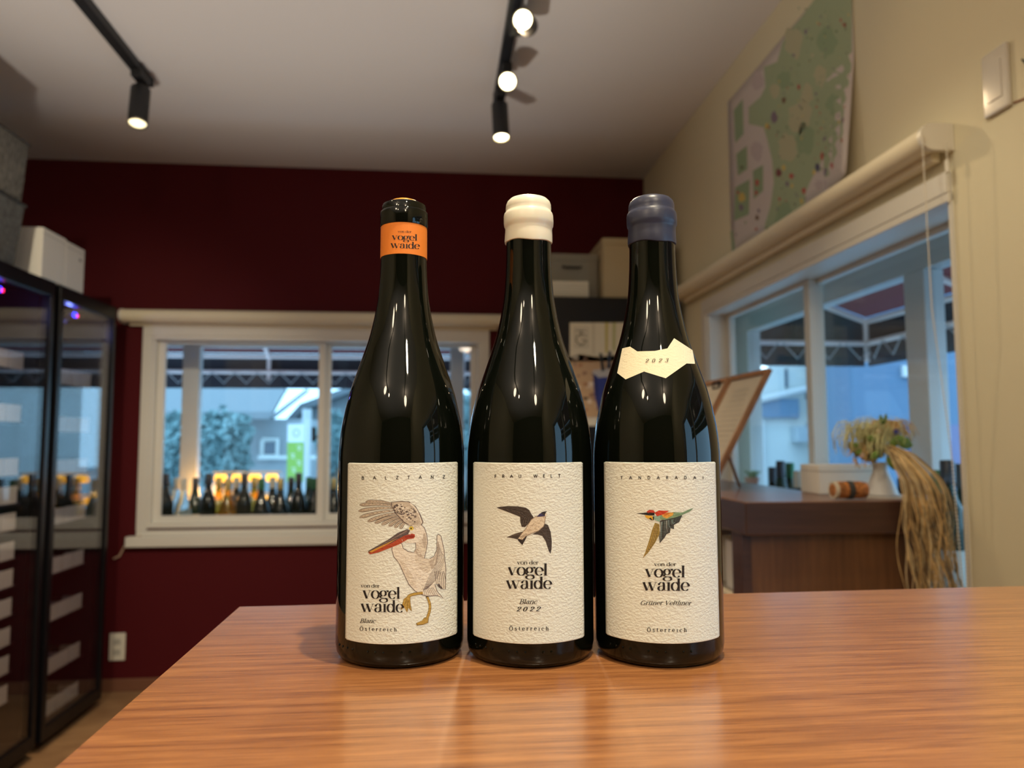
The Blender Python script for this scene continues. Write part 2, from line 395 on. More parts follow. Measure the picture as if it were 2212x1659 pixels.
# ------------------------------------------------------------------ room shell
W = 1.033; D = 3.619; ZC = 2.485; XL = -2.25; YB = -2.6; T = .10
struct('floor', bx(XL - T, YB - T, -.08, W + T, D + T, 0), M_floor)
struct('ceiling', bx(XL - T, YB - T, ZC, W + T, D + T, ZC + .1), M_ceil)
struct('wall_left', bx(XL - T, YB - T, 0, XL, D, ZC), M_wall)
struct('wall_front', bx(XL, YB - T, 0, W + T, YB, ZC), mat('wall_dark_brown', (.06, .045, .035), .8))
# back wall with its window opening
ox0, ox1, oz0, oz1 = -1.365, .190, .735, 1.640
b = B()
box(b, XL - T, D, 0, W + T, D + T, oz0); box(b, XL - T, D, oz1, W + T, D + T, ZC)
box(b, XL - T, D, oz0, ox0, D + T, oz1); box(b, ox1, D, oz0, W + T, D + T, oz1)
struct('wall_back', b, M_red)
# right wall with two openings
ry0, ry1, rz0, rz1 = 1.367, 2.745, .745, 1.640
b = B()
for (ya, yb, za, zb) in ((YB - T, -.75, 0, ZC), (-.75, .62, 0, .30), (-.75, .62, 1.64, ZC), (.62, ry0, 0, ZC), (ry0, ry1, 0, rz0), (ry0, ry1, rz1, ZC), (ry1, D, 0, ZC)):
    box(b, W, ya, za, W + T, yb, zb)
struct('wall_right', b, M_wall)
struct('baseboard_back', bx(XL, D - .012, 0, W, D, .055, bev=.003), mat('baseboard_brown', (.19, .08, .045), .5))

# window frames: axis 'x' for the back wall, 'y' for the right wall
def window(name, ax, plane, a0, a1, z0, z1, mid, cas=(1, 1), casing=True):
    """a0<a1 run along the wall; sashes: first a0..mid, second mid..a1"""
    def bb(bm, a, zb, c, ze, d0, d1, bev=.002):
        if ax == 'x': return box(bm, a, plane + d0, zb, c, plane + d1, ze, bev)
        return box(bm, plane + d0, a, zb, plane + d1, c, ze, bev)
    root = B(); cw = .045
    # liner of the opening and casing on the room side
    if casing:
        bb(root, a0 - cw * cas[0], z1, a1 + cw * cas[1], z1 + cw, -.014, .002)
        if cas[0]: bb(root, a0 - cw, z0 - .01, a0, z1, -.014, .002)
        if cas[1]: bb(root, a1, z0 - .01, a1 + cw, z1, -.014, .002)
    bb(root, a0, z1 - .018, a1, z1, -.012, .10); bb(root, a0, z0, a1, z0 + .018, -.012, .10)
    bb(root, a0, z0, a0 + .012, z1, -.004, .10); bb(root, a1 - .012, z0, a1, z1, -.004, .10)
    r = struct(name, root, M_white)
    OFF_ = OFF[r.name]
    def sash(x0, x1, d, st=.034):
        f = B()
        bb(f, x0, z0 + .018, x0 + st, z1 - .018, d, d + .024); bb(f, x1 - st, z0 + .018, x1, z1 - .018, d, d + .024)
        bb(f, x0 + st, z1 - .032, x1 - st, z1 - .018, d, d + .024); bb(f, x0 + st, z0 + .018, x1 - st, z0 + .052, d, d + .024)
        s_ = obj('sash_frame', f, M_white, r)
        g = B(); bb(g, x0 + st, z0 + .052, x1 - st, z1 - .032, d + .010, d + .014, 0)
        obj('pane', g, M_glasswin, s_)
    return r, sash
w1, s1 = window('window_1', 'x', D, ox0, ox1, oz0, oz1, 0)
s1(ox0 + .012, -.563, .028); s1(-.576, ox1 - .012, .060)
b = B(); c = at(1, 679, 938, D + .02)
box(b, c.x - .012, D + .012, c.z - .035, c.x + .006, D + .029, c.z + .035, .003); obj('crescent_lock', b, M_black, w1)
w2, s2 = window('window_2', 'y', W, ry0, ry1, rz0, rz1, 0, cas=(0, 1))
s2(2.085, ry1 - .012, .064, .034); s2(ry0 + .012, 2.125, .090, .034)
w3, s3 = window('window_3', 'y', W, -.75, .62, .30, 1.64, 0)
s3(-.10, .608, .028); s3(-.738, -.06, .060)
struct('trim_2', bx(-1.408, D - .016, .7005, .233, D, .7245, bev=.002), M_white)
struct('trim_1', bx(-1.445, D - .045, .652, .27, D + .0, .700, bev=.004), M_white)   # sill board under the back window

# ------------------------------------------------------------------ glazed display bays outside both windows
def bay(name, ax, p0, p1, a0, a1, z0, z1, posts, label):
    t = thing(name, label, 'display bay', ((a0 + a1) / 2, (p0 + p1) / 2, z0) if ax == 'x' else ((p0 + p1) / 2, (a0 + a1) / 2, z0))
    def q(a, c, d0, d1, za, zb, bev=.003):
        return bx(a, d0, za, c, d1, zb, bev=bev) if ax == 'x' else bx(d0, a, za, d1, c, zb, bev=bev)
    obj('bay_floor', q(a0, a1, p0, p1, z0 - .03, z0), M_outw, t)
    obj('bay_roof', q(a0, a1, p0, p1 + .03, z1 + .09, z1 + .12), M_outw, t)
    obj('header_beam', q(a0, a1, p1 - .03, p1 + .03, z1, z1 + .09), M_outw, t)
    obj('lower_rail', q(a0, a1, p1 - .03, p1 + .03, z0, z0 + .07), M_outw, t)
    for (a, c) in posts: obj('post', q(a, c, p1 - .03, p1 + .03, z0 + .07, z1), M_outw, t)
    xs = sorted(posts)
    for (a, c), (d, e) in zip(xs, xs[1:]): obj('pane', q(c, d, p1 - .003, p1 + .003, z0 + .07, z1, 0), M_glasswin, t)
    for a in (a0, a1 - .03): obj('side_panel', q(a, a + .03, p0, p1 - .03, z0, z1 + .09), M_outw, t)
    return t
bay('display_bay', 'x', D + T + .002, 4.0, -1.95, .75, .655, 1.635, [(-1.95, -1.90), (-1.348, -1.263), (.048, .121), (.70, .75)], 'white glazed display bay outside the back window holding a row of bottles')
bay('display_bay', 'y', W + T + .002, 1.355, 1.0, 3.26, .735, 1.612, [(1.0, 1.04), (1.885, 1.975), (3.065, 3.26)], 'white glazed display bay outside the right window behind the brown counter')

# ------------------------------------------------------------------ roller blinds
def blind(name, ax, plane, a0, a1, zc, r, label, chain=False):
    t = thing(name, label, 'roller blind', (0, 0, 0))
    def P(a, d, z): return (a, plane - d, z) if ax == 'x' else (plane - d, a, z)
    d = .045
    obj('roller_tube', cyl(B(), P(a0 + .012, d, zc), P(a1 - .012, d, zc), r, 28), M_blind, t, smooth=True)
    b = B()
    if ax == 'x': box(b, a0 + .03, plane - .024, zc - r - .012, a1 - .03, plane - .008, zc - r + .012, .003)
    else: box(b, plane - .030, a0 + .03, zc - r - .016, plane - .010, a1 - .03, zc - r + .010, .003)
    obj('hem_bar', b, M_blind, t)
    for (e0, e1) in ((a0, a0 + .012), (a1 - .012, a1)):
        b = B(); pts = []
        for k in range(13):
            an = pi / 2 + pi * k / 12; pts.append(P(e0, d - .0 + (r + .002) * -cos(an) * 1.0, zc + (r + .002) * sin(an)))
        pts += [P(e0, .001, zc - r - .002), P(e0, .001, zc + r + .002)]
        prism(b, pts, Vector(P(e1, 0, 0)) - Vector(P(e0, 0, 0))); obj('end_bracket', b, M_plastic, t)
    return t
bl1 = blind('roller_blind', 'x', D, -1.500, .305, 1.727, .031, 'rolled-up cream roller blind on the red back wall above the window')
bl2 = blind('roller_blind', 'y', W, 1.355, 2.985, 1.752, .026, 'rolled-up cream roller blind with bead chain under the wine map')
# bead chain loops
def bead_chain(pts, r=.0021, step=.0075):
    b = B(); P = [Vector(p) for p in pts]
    for a, c in zip(P, P[1:]):
        n = max(1, int((c - a).length / step))
        for i in range(n):
            q = a.lerp(c, i / n)
            bmesh.ops.create_icosphere(b, subdivisions=1, radius=r, matrix=Matrix.Translation(q))
    return tube(b, pts, .0007, 4)
c0 = at(0, 2030, 300, W - .075); c1 = at(0, 2061, 318, W - .03)
obj('bead_chain', bead_chain([(W - .073, 1.350, 1.755), (W - .068, 1.352, 1.40), (W - .040, 1.354, 1.12), (W - .028, 1.352, .78)]), M_plastic, bl2)
obj('bead_chain', bead_chain([(W - .022, 1.350, 1.735), (W - .018, 1.350, 1.30), (W - .019, 1.351, .95), (W - .026, 1.352, .78)]), M_plastic, bl2)
obj('chain_joint', cyl(B(), (W - .022, 1.350, 1.70), (W - .022, 1.350, 1.675), .0045, 10), M_plastic, bl2)

# ------------------------------------------------------------------ wall fittings
t = thing('wall_outlet', 'cream outlet plate low on the red wall beside the wine cabinets', 'outlet', (-1.475, D, .198))
obj('cover_plate', bx(-1.511, D - .008, .137, -1.441, D, .260, bev=.003), M_plastic, t)
for zz in (.175, .222): obj('socket', bx(-1.492, D - .010, zz - .013, -1.460, D - .0075, zz + .013, bev=.002), mat('socket_grey', (.5, .48, .42), .5), t)
t = thing('switch_plate', 'glossy white switch plate on the cream wall above the blind bracket', 'switch plate', (W, 1.232, 1.80))
obj('cover_plate', bx(W - .009, 1.200, 1.746, W, 1.264, 1.868, bev=.004), mat('gloss_white_plastic', (.66, .62, .54), .08), t)
obj('rocker', bx(W - .011, 1.214, 1.770, W - .008, 1.250, 1.844, bev=.0012), mat('gloss_white_plastic'), t)
t = B()
p = at(0, 2190, 222, W - .001); q = at(0, 2225, 209, W - .001)
tube(t, [p, q], .0022, 6); tag(obj('wall_sticker', t, mat('sticker_brown', (.28, .13, .07), .6)), 'thin brown line of a wall sticker right of the switch plate', 'sticker')
t = B(); p = at(0, 2207, 128, W - .001); q = at(0, 2225, 142, W - .001)
tube(t, [p, q], [.0012, .004], 6); tag(obj('wall_sticker', t, mat('sticker_dark', (.03, .04, .03), .6)), 'dark pointed tip of a wall sticker at the right edge of the photo', 'sticker')
# cord from the sill to the cabinets
pts = [Vector((-1.50, 3.595, .600)), Vector((-1.475, 3.60, .612)), Vector((-1.455, 3.60, .655)), Vector((-1.43, 3.60, .672)), Vector((-1.38, 3.585, .7035))]
tag(obj('power_cord', tube(B(), [Vector((p[0], p[1], 0)) * 0 + Vector(x) for x in pts], .004, 8), mat('cord_beige', (.5, .36, .27), .5), smooth=True), 'thin beige cord running from the window sill towards the wine cabinets', 'cord')

# ------------------------------------------------------------------ track lighting
def track(x0, x1, y0, y1, label):
    t = thing('lighting_track', label, 'lighting track', (x1, y1, ZC - .03))
    b = B(); p0, p1 = Vector((x0, y0, ZC - .015)), Vector((x1, y1, ZC - .015))
    u = (p1 - p0).normalized(); s = Vector((u.y, -u.x, 0)) * .018
    prism(b, [p0 - s - Vector((0, 0, .015)), p0 + s - Vector((0, 0, .015)), p0 + s + Vector((0, 0, .014)), p0 - s + Vector((0, 0, .014))], p1 - p0)
    obj('rail', b, M_trackb, t)
    obj('end_cap', bx(x1 - .02, y1 - .002, ZC - .034, x1 + .02, y1 + .012, ZC - .001, bev=.002), M_trackb, t)
track(-1.055, -1.090, -1.6, 2.745, 'black ceiling track on the left carrying one spotlight')
track(.232, .214, -1.6, 2.745, 'black ceiling track in the middle carrying several spotlights')
def head(top, bot, r, adz, label, lens, power, size=60, extra=None):
    """top/bot centre points of the cylinder; adapter at track height above the top"""
    top = Vector(top); bot = Vector(bot); d = (bot - top).normalized()
    t = thing('track_spotlight', label, 'spotlight', top)
    ax = Vector((adz[0], adz[1], ZC - .032))
    obj('adapter', bx(ax.x - .018, ax.y - .05, ax.z - .030, ax.x + .018, ax.y + .04, ax.z + .0, bev=.003), M_trackb, t)
    obj('swivel', tube(B(), [ax - Vector((0, 0, .028)), top + d * .004], .007, 10), M_trackb, t)
    b = B(); L = (bot - top).length
    u, v = frame_of(d)
    prof = [(.0, 0), (r * .96, 0), (r, .003), (r, L), (r * .90, L), (r * .82, L - .016)]
    rings = [[b.verts.new(top + d * z + (u * cos(2 * pi * k / 28) + v * sin(2 * pi * k / 28)) * max(rr, .0005)) for k in range(28)] for rr, z in prof]
    for A, C_ in zip(rings, rings[1:]):
        for k in range(28): b.faces.new((A[k], A[(k + 1) % 28], C_[(k + 1) % 28], C_[k]))
    hs = obj('housing', b, M_trackb, t, smooth=True)
    obj('trim_ring', tube(B(), [top + d * (L - .002) + (u * cos(2 * pi * k / 28) + v * sin(2 * pi * k / 28)) * r * .95 for k in range(29)], .0022, 6), mat('ring_metal', (.6, .5, .3), .3, 1), t, smooth=True)
    b = B(); c_ = top + d * (L - .006)
    # a shallow domed lens
    rr = [[b.verts.new(c_ + d * (.009 * cos(a)) + (u * cos(2 * pi * k / 24) + v * sin(2 * pi * k / 24)) * (r * .86 * sin(a))) for k in range(24)] for a in (pi / 2, pi / 3, pi / 6, .02)]
    for A, C_ in zip(rr, rr[1:]):
        for k in range(24): b.faces.new((A[k], A[(k + 1) % 24], C_[(k + 1) % 24], C_[k]))
    obj('lens', b, lens, t, smooth=True, label='glowing warm lens')
    if power: spot('spot_lamp', bot + d * .02, bot + d * 1.0, power, size, .7, r * .8)
h0 = at(1, 304, 192, 2.66); h1 = at(1, 297, 268, 2.63)
head(h0, h1, .033, (h0.x, 2.66), 'cylindrical black track spotlight hanging at the end of the left track', M_lensd, 75, 80)
h0 = at(1, 1079, 226, 2.68); h1 = at(1, 1083, 298, 2.655)
head(h0, h1, .031, (.216, 2.68), 'cylindrical black track spotlight pointing down at the far end of the middle track', M_lens, 60, 80)
p = Vector((.222, 2.47, 2.395)); q = Vector((.215, 2.36, 2.335))
head(p, q, .031, (.222, 2.50), 'black track spotlight aimed at the camera, second from the far end of the middle track', M_lens, 20, 110)
p = Vector((.262, 2.17, 2.42)); q = Vector((.232, 2.062, 2.375))
head(p, q, .031, (.229, 2.20), 'black track spotlight tilted left at the top edge of the photo', M_lens, 20, 110)

# ------------------------------------------------------------------ wall map
def map_surf(px, py, eps):
    p = at(0, px, py, W - .003 - eps)
    cy_ = max(0, (1.90 - p.y) / .2); cz_ = max(0, (2.10 - p.z) / .3)
    p.x -= .03 * cy_ ** 2 * cz_; return p
def mp1(pts): return [(1440 + x / 2.765, y / 2.765) for x, y in pts]
t = thing('wall_map', 'large paper map with green land and small inset maps above the blind', 'map', (W, 2.09, 1.8))
b = B(); ny, nz = 16, 14; y0_, y1_, z0_, z1_ = 1.690, 2.495, 1.80, 2.362; g = []
for j in range(nz + 1):
    row = []
    for i in range(ny + 1):
        y = y0_ + (y1_ - y0_) * i / ny; z = z0_ + (z1_ - z0_) * j / nz
        cy_ = max(0, (1.90 - y) / .2); cz_ = max(0, (2.10 - z) / .3)
        row.append(b.verts.new((W - .003 - .03 * cy_ ** 2 * cz_, y, z)))
    g.append(row)
for j in range(nz):
    for i in range(ny): b.faces.new((g[j][i], g[j][i + 1], g[j + 1][i + 1], g[j + 1][i]))
mo = obj('paper_sheet', b, mat('map_paper', (.66, .60, .58), .5), t, smooth=True)
md = mo.modifiers.new('thick', 'SOLIDIFY'); md.thickness = .0006
GR = (168, 184, 150); GR2 = (150, 172, 138); TN = (188, 188, 156); RD = (186, 96, 88); YL = (214, 190, 110); PU = (134, 122, 140); PK = (200, 188, 190)
it = []
land = [(880, 0), (1000, -95), (1105, -160), (1108, 430), (1098, 560), (1085, 800), (1060, 900), (1015, 950), (1000, 1040), (950, 1060), (900, 1010), (860, 1080), (830, 1150), (825, 1262), (640, 1376), (580, 1412), (590, 1330), (620, 1230), (640, 1090), (630, 960), (600, 830), (580, 760), (490, 740), (490, 640), (560, 580), (590, 520), (580, 400), (660, 370), (690, 260), (720, 200), (800, 110)]
it.append((1, GR, mp1(land)))
for P in ([(400, 660), (455, 590), (460, 800), (410, 855)], [(415, 920), (480, 870), (482, 1010), (425, 1050)], [(410, 1120), (496, 1070), (492, 1280), (402, 1320)], [(515, 1020), (576, 985), (576, 1140), (520, 1190)], [(380, 1385), (395, 1375), (410, 1505), (395, 1525)], [(395, 1525), (410, 1500), (580, 1405), (580, 1420)]): it.append((1, GR2, mp1(P)))
def blob(x, y, r, c, lay=2, n=9, ex=1.0, ey=1.6):
    if lay == 2: r *= .7
    pts = [(x + r * ex * (.7 + .5 * random.random()) * cos(2 * pi * k / n), y + r * ey * (.7 + .5 * random.random()) * sin(2 * pi * k / n)) for k in range(n)]
    it.append((lay, c, mp1(pts)))
for x, y, r, c in ((830, 190, 16, PU), (758, 330, 12, PU), (870, 330, 14, TN), (790, 520, 14, RD), (640, 700, 34, PU), (600, 750, 18, YL), (610, 760, 10, RD), (700, 600, 22, (130, 110, 90)), (895, 640, 9, RD), (893, 560, 10, PU), (945, 830, 13, PU), (1065, 150, 14, (140, 100, 80)), (1040, 120, 10, RD), (1090, 650, 14, YL), (1075, 720, 16, PU), (1045, 730, 10, YL), (1075, 840, 12, RD), (925, 930, 26, RD), (900, 1000, 24, (90, 90, 120)), (960, 1020, 30, PU), (998, 990, 22, RD), (880, 1030, 14, YL), (820, 1140, 20, RD), (805, 1200, 16, YL), (815, 1245, 14, RD), (670, 1030, 24, (130, 80, 80)), (700, 1000, 18, YL), (745, 1050, 18, RD), (720, 1100, 16, PU), (750, 1110, 12, YL), (675, 1190, 12, RD), (660, 1250, 8, PU), (570, 1410, 16, RD), (605, 1380, 22, (60, 92, 66)), (540, 1090, 20, RD), (535, 1150, 14, RD), (450, 1180, 28, YL), (425, 1150, 12, RD), (445, 1240, 22, PU), (540, 1300, 16, (120, 90, 60)), (550, 1260, 12, PU), (535, 1370, 10, RD), (450, 1000, 12, (90, 90, 70)), (470, 1330, 8, GR2), (415, 1400, 7, PU)): blob(x, y, r, c)
for P in ((760, 250, 60, TN), (800, 700, 70, TN), (720, 880, 60, TN), (830, 830, 60, GR2), (920, 450, 40, TN), (960, 250, 60, GR2), (700, 480, 40, GR2), (1000, 620, 45, GR2), (650, 540, 30, TN), (700, 1290, 60, GR2), (840, 560, 40, TN)): blob(*P, lay=1.5, n=14)
blob(545, 480, 40, PK, 1.5); blob(540, 900, 40, PK, 1.2); blob(930, 1110, 50, PK, 1.2, ey=.7)
for k in range(230):
    x, y = random.uniform(600, 1100), random.uniform(40, 1250)
    if y < 400 and x < 760: continue
    if x > 850 and y > 1050: continue
    if x < 650 and (y > 500): continue
    blob(x, y, random.uniform(2, 6), random.choice((PU, RD, TN, GR2, YL, (90, 110, 84), (110, 100, 90))), 3, 5)
printed('map_print', t, map_surf, it, M_flat, cell=(20, 30), eps0=.0006, deps=.0002)

# ------------------------------------------------------------------ black wine cabinets at the left
M_int = mat('cabinet_inside', (.02, .012, .016), .5)
M_card = mat('price_card', (.84, .80, .72), .6)
bot_names = {}
def wine_cabinet(y0, y1, rows, label, led, xf=-1.455, depth=.6, z1=1.738):
    x1 = xf; x0 = xf - depth
    t = thing('wine_cabinet', label, 'wine cabinet', ((x0 + x1) / 2, (y0 + y1) / 2, 0))
    b = B(); box(b, x0, y0, .05, x0 + .02, y1, z1 - .02); box(b, x0, y0, .03, x1 - .045, y0 + .025, z1); box(b, x0, y1 - .025, .03, x1 - .045, y1, z1)
    box(b, x0, y0, z1 - .03, x1 - .045, y1, z1); box(b, x0, y0, .03, x1 - .045, y1, .07)
    obj('carcass', b, M_black, t)
    obj('plinth', bx(x0 + .02, y0 + .02, 0, x1 - .06, y1 - .02, .03), M_black, t)
    b = B(); st = .028
    box(b, x1 - .04, y0 + .002, .035, x1, y0 + st + .004, z1, .002); box(b, x1 - .04, y1 - st, .035, x1, y1 - .002, z1, .002)
    box(b, x1 - .04, y0 + st, z1 - .055, x1, y1 - st, z1, .002); box(b, x1 - .04, y0 + st, .035, x1, y1 - st, .085, .002)
    dr = obj('door', b, M_blackg, t)
    obj('pane', bx(x1 - .016, y0 + st, .085, x1 - .008, y1 - st, z1 - .055), M_glassfr, dr)
    obj('display', bx(x1 - .070, led - .010, z1 - .082, x1 - .064, led + .012, z1 - .064), mat('blue_led', (0, 0, 0), .5, emit=(.02, .03, 1), es=9), t, label='blue lit display')
    obj('indicator', bx(x1 - .070, led + .018, z1 - .080, x1 - .064, led + .026, z1 - .068), mat('red_led', (0, 0, 0), .5, emit=(1, .02, .08), es=5), t, label='red indicator light')
    l = bpy.data.lights.new('cabinet_led_light', 'POINT'); l.energy = .55; l.color = (.22, .28, 1); l.shadow_soft_size = .01
    o = bpy.data.objects.new('cabinet_led_light', l); COL.objects.link(o); o.location = (x1 - .09, led, z1 - .10)
    for z in rows:
        s = obj('shelf', bx(x0 + .03, y0 + .03, z - .046, x1 - .075, y1 - .03, z - .036), M_int, t)
        n = int((y1 - y0 - .08) / .092)
        for k in range(n):
            yk = y1 - .055 - (n - k) * .092
            obj('price_card', bx(x1 - .074, yk, z - .036, x1 - .071, yk + .086, z + .026, bev=.001), M_card, s)
    return t
rowsL = [1.437, 1.246, 1.054, .954, .859, .757, .66, .558, .456, .358, .256]
rowsR = [1.407, 1.214, 1.04, .847, .653, .469, .265, .10]
wine_cabinet(2.20, 2.900, rowsL, 'tall black glass-door wine cabinet nearest the camera at the left edge', 2.66)
wine_cabinet(2.935, 3.425, rowsR, 'tall black glass-door wine cabinet standing next to the red wall', 3.19)
# lying bottles inside the cabinets
def lying_proto(x, y, z, label, group, m):
    t = thing('wine_bottle', label, 'bottle', (x, y, z), group)
    b = B(); prof = [(.0365, -.30), (.0365, -.12), (.030, -.10), (.0155, -.075), (.0145, -.02)]
    rings = [[b.verts.new((x + h_, y + r_ * cos(2 * pi * k / 12), z + .0365 + r_ * sin(2 * pi * k / 12))) for k in range(12)] for r_, h_ in prof]
    for A, C_ in zip(rings, rings[1:]):
        for k in range(12): b.faces.new((A[k], A[(k + 1) % 12], C_[(k + 1) % 12], C_[k]))
    b.faces.new(rings[0]); b.faces.new(rings[-1])
    obj('glass_body', b, m, t, smooth=True)
    obj('capsule', cyl(B(), (x - .045, y, z + .0365), (x, y, z + .0365), .0158, 12), mat('foil_' + m.name, (.55, .48, .36) if 'green' in m.name else (.35, .33, .36), .3, .6), t, smooth=True)
    return t
protos = {}; ORD = 'first second third fourth fifth sixth seventh eighth ninth tenth eleventh'.split()
for cab, (ya, yb, rows, nm) in enumerate(((2.26, 2.86, rowsL, 'left'), (3.00, 3.37, rowsR, 'right'))):
    grp = 'bottles lying in the %s black wine cabinet' % nm
    lab = 'wine bottle lying neck outwards on a shelf of the %s' % ('wine cabinet nearest the camera' if cab == 0 else 'wine cabinet beside the red wall')
    for ri, z in enumerate(rows):
        if cab == 0 and z in (.954,): continue
        n = 6 if cab == 0 else 4
        for k in range(n):
            if random.random() < .12: continue
            y = ya + .03 + k * (yb - ya - .05) / (n - 1) * 1.0
            loc = (-1.545 if cab == 0 else -1.55, y, z - .0355)
            key = (cab, random.random() < .4)
            lab = 'bottle lying %s from the far end, %s shelf down, wine cabinet %s' % (ORD[n - 1 - k], ORD[ri], 'nearest the camera' if cab == 0 else 'beside the red wall')
            if key not in protos: protos[key] = lying_proto(*loc, lab, grp, M_bgreen if key[1] else M_bdark)
            else: dup(protos[key], loc, lab)
# boxes on top of the cabinets
M_felt = mat('grey_felt', (.115, .115, .108), .95, bump=(90, 1, .01, (1, 1, 2)), var=(60, .35))
M_weave = mat('woven_grey', (.16, .15, .13), .9, bump=(70, 1, .02, (1, 3, 1)), var=(50, .6, (1, 2.5, 1)))
ztop = 1.740
def crate(name, x0, x1, y0, y1, z0, z1, tp, m, label, lid=False):
    t = thing(name, label, 'storage box', ((x0 + x1) / 2, (y0 + y1) / 2, z0))
    b = B(); a = [(x0 + tp, y0 + tp, z0), (x1 - tp, y0 + tp, z0), (x1 - tp, y1 - tp, z0), (x0 + tp, y1 - tp, z0)]; c_ = [(x0, y0, z1), (x1, y0, z1), (x1, y1, z1), (x0, y1, z1)]
    va = [b.verts.new(p) for p in a]; vc = [b.verts.new(p) for p in c_]
    b.faces.new(va); b.faces.new(vc)
    for i in range(4): b.faces.new((va[i], va[(i + 1) % 4], vc[(i + 1) % 4], vc[i]))
    bmesh.ops.bevel(b, geom=b.edges[:], offset=.004, segments=2, affect='EDGES')
    obj('body', b, m, t)
    tube_ = B(); rim = [(x0, y0, z1), (x1, y0, z1), (x1, y1, z1), (x0, y1, z1), (x0, y0, z1)]
    obj('rim', tube(tube_, rim, .006, 6), mat('dark_binding', (.05, .05, .05), .9), t)
    return t
crate('storage_basket', -1.84, -1.452, 2.30, 2.668, ztop + .001, 1.960, .018, M_felt, 'dark grey felt storage basket on the nearest wine cabinet, lower of two')
crate('storage_basket', -1.85, -1.450, 2.28, 2.668, 1.970, 2.180, .010, M_weave, 'patterned grey woven basket stacked on top of the felt basket')
M_carton = mat('white_carton', (.80, .77, .70), .6)
def carton(y0, y1, z1, label, mark):
    t = thing('white_carton', label, 'box', (-1.6, (y0 + y1) / 2, ztop))
    obj('box_body', bx(-1.80, y0, ztop + .001, -1.462, y1, z1, bev=.002), M_carton, t)
    obj('lid_seam', bx(-1.4625, y0 + .001, z1 - .022, -1.4612, y1 - .001, z1 - .020), mat('seam_grey', (.4, .38, .34), .7), t)
    if mark: obj('printed_mark', bx(-1.4625, y1 - .045, z1 - .055, -1.4612, y1 - .025, z1 - .045), mat('mark_grey', (.25, .24, .22), .7), t)
carton(2.806, 2.974, 1.927, 'white carton on the wine cabinets, nearer one of a touching pair', 0)
carton(2.976, 3.124, 1.922, 'white carton with a small grey mark, nearer the red wall', 1)

# ------------------------------------------------------------------ dark cabinet in the back right corner
t = thing('dark_cabinet', 'black cabinet in the back corner with a picture poster on its door', 'cabinet', (.73, 3.3, 0))
obj('carcass', bx(.452, 3.02, .04, 1.005, 3.60, 1.742, bev=.004), M_black, t)
obj('plinth', bx(.47, 3.05, 0, .99, 3.58, .04), M_black, t)
dr = obj('door', bx(.455, 2.995, .06, 1.002, 3.018, 1.738, bev=.004), M_blackg, t)
obj('handle', tube(B(), [(.49, 2.994, .85), (.49, 2.97, .86), (.49, 2.97, 1.12), (.49, 2.994, 1.13)], .006, 8), M_black, dr, smooth=True)
t = thing('poster', 'bright poster of an ice bucket on stones, stuck to the black cabinet', 'poster', (.745, 2.992, 1.2))
p0 = at(1, 1232, 697, 2.99); p1 = at(1, 1340, 920, 2.99)
obj('sheet', bx(p0.x, 2.9925, p1.z, .955, 2.9945, p0.z), mat('poster_paper', (.72, .66, .52), .45), t)
def psurf(px, py, eps): return at(1, px, py, 2.992 - eps)
def mp2(pts): return [(1160 + x / 3.191, 480 + y / 3.19) for x, y in pts]
it = []
def pb(x, y, rx, ry, c, lay, n=12, j=.25):
    it.append((lay, c, mp2([(x + rx * (1 - j + 2 * j * random.random()) * cos(2 * pi * k / n), y + ry * (1 - j + 2 * j * random.random()) * sin(2 * pi * k / n)) for k in range(n)])))
it.append((0, (222, 208, 176), mp2([(226, 692), (660, 692), (660, 960), (226, 960)])))
it.append((0, (196, 160, 120), mp2([(226, 930), (300, 910), (420, 930), (660, 900), (660, 1344), (226, 1344)])))
it.append((1, (196, 176, 96), mp2([(468, 692), (492, 692), (488, 900), (470, 900)]))); it.append((1, (186, 180, 120), mp2([(520, 692), (545, 692), (540, 890), (520, 880)])))
it.append((1, (206, 190, 156), mp2([(380, 692), (400, 692), (398, 900), (382, 910)])))
for k in range(60):
    x = random.uniform(240, 640); y = random.uniform(930, 1330); pb(x, y, random.uniform(8, 26), random.uniform(6, 18), random.choice(((170, 122, 84), (214, 190, 160), (230, 214, 190), (150, 112, 86), (190, 150, 116), (120, 96, 84))), 1.2 + k * .02)
pb(335, 1215, 22, 9, (50, 40, 34), 3)
it.append((3, (44, 58, 132), mp2([(385, 1030), (660, 1015), (650, 1330), (420, 1300), (395, 1180)]))); pb(460, 1040, 70, 34, (190, 184, 176), 3.3); it.append((3.2, (30, 40, 104), mp2([(385, 1040), (410, 1035), (430, 1290), (418, 1296)])))
it.append((3.6, (34, 38, 44), mp2([(428, 905), (446, 900), (470, 1020), (445, 1030)]))); it.append((3.6, (40, 52, 70), mp2([(492, 890), (512, 888), (505, 1010), (480, 1010)])))
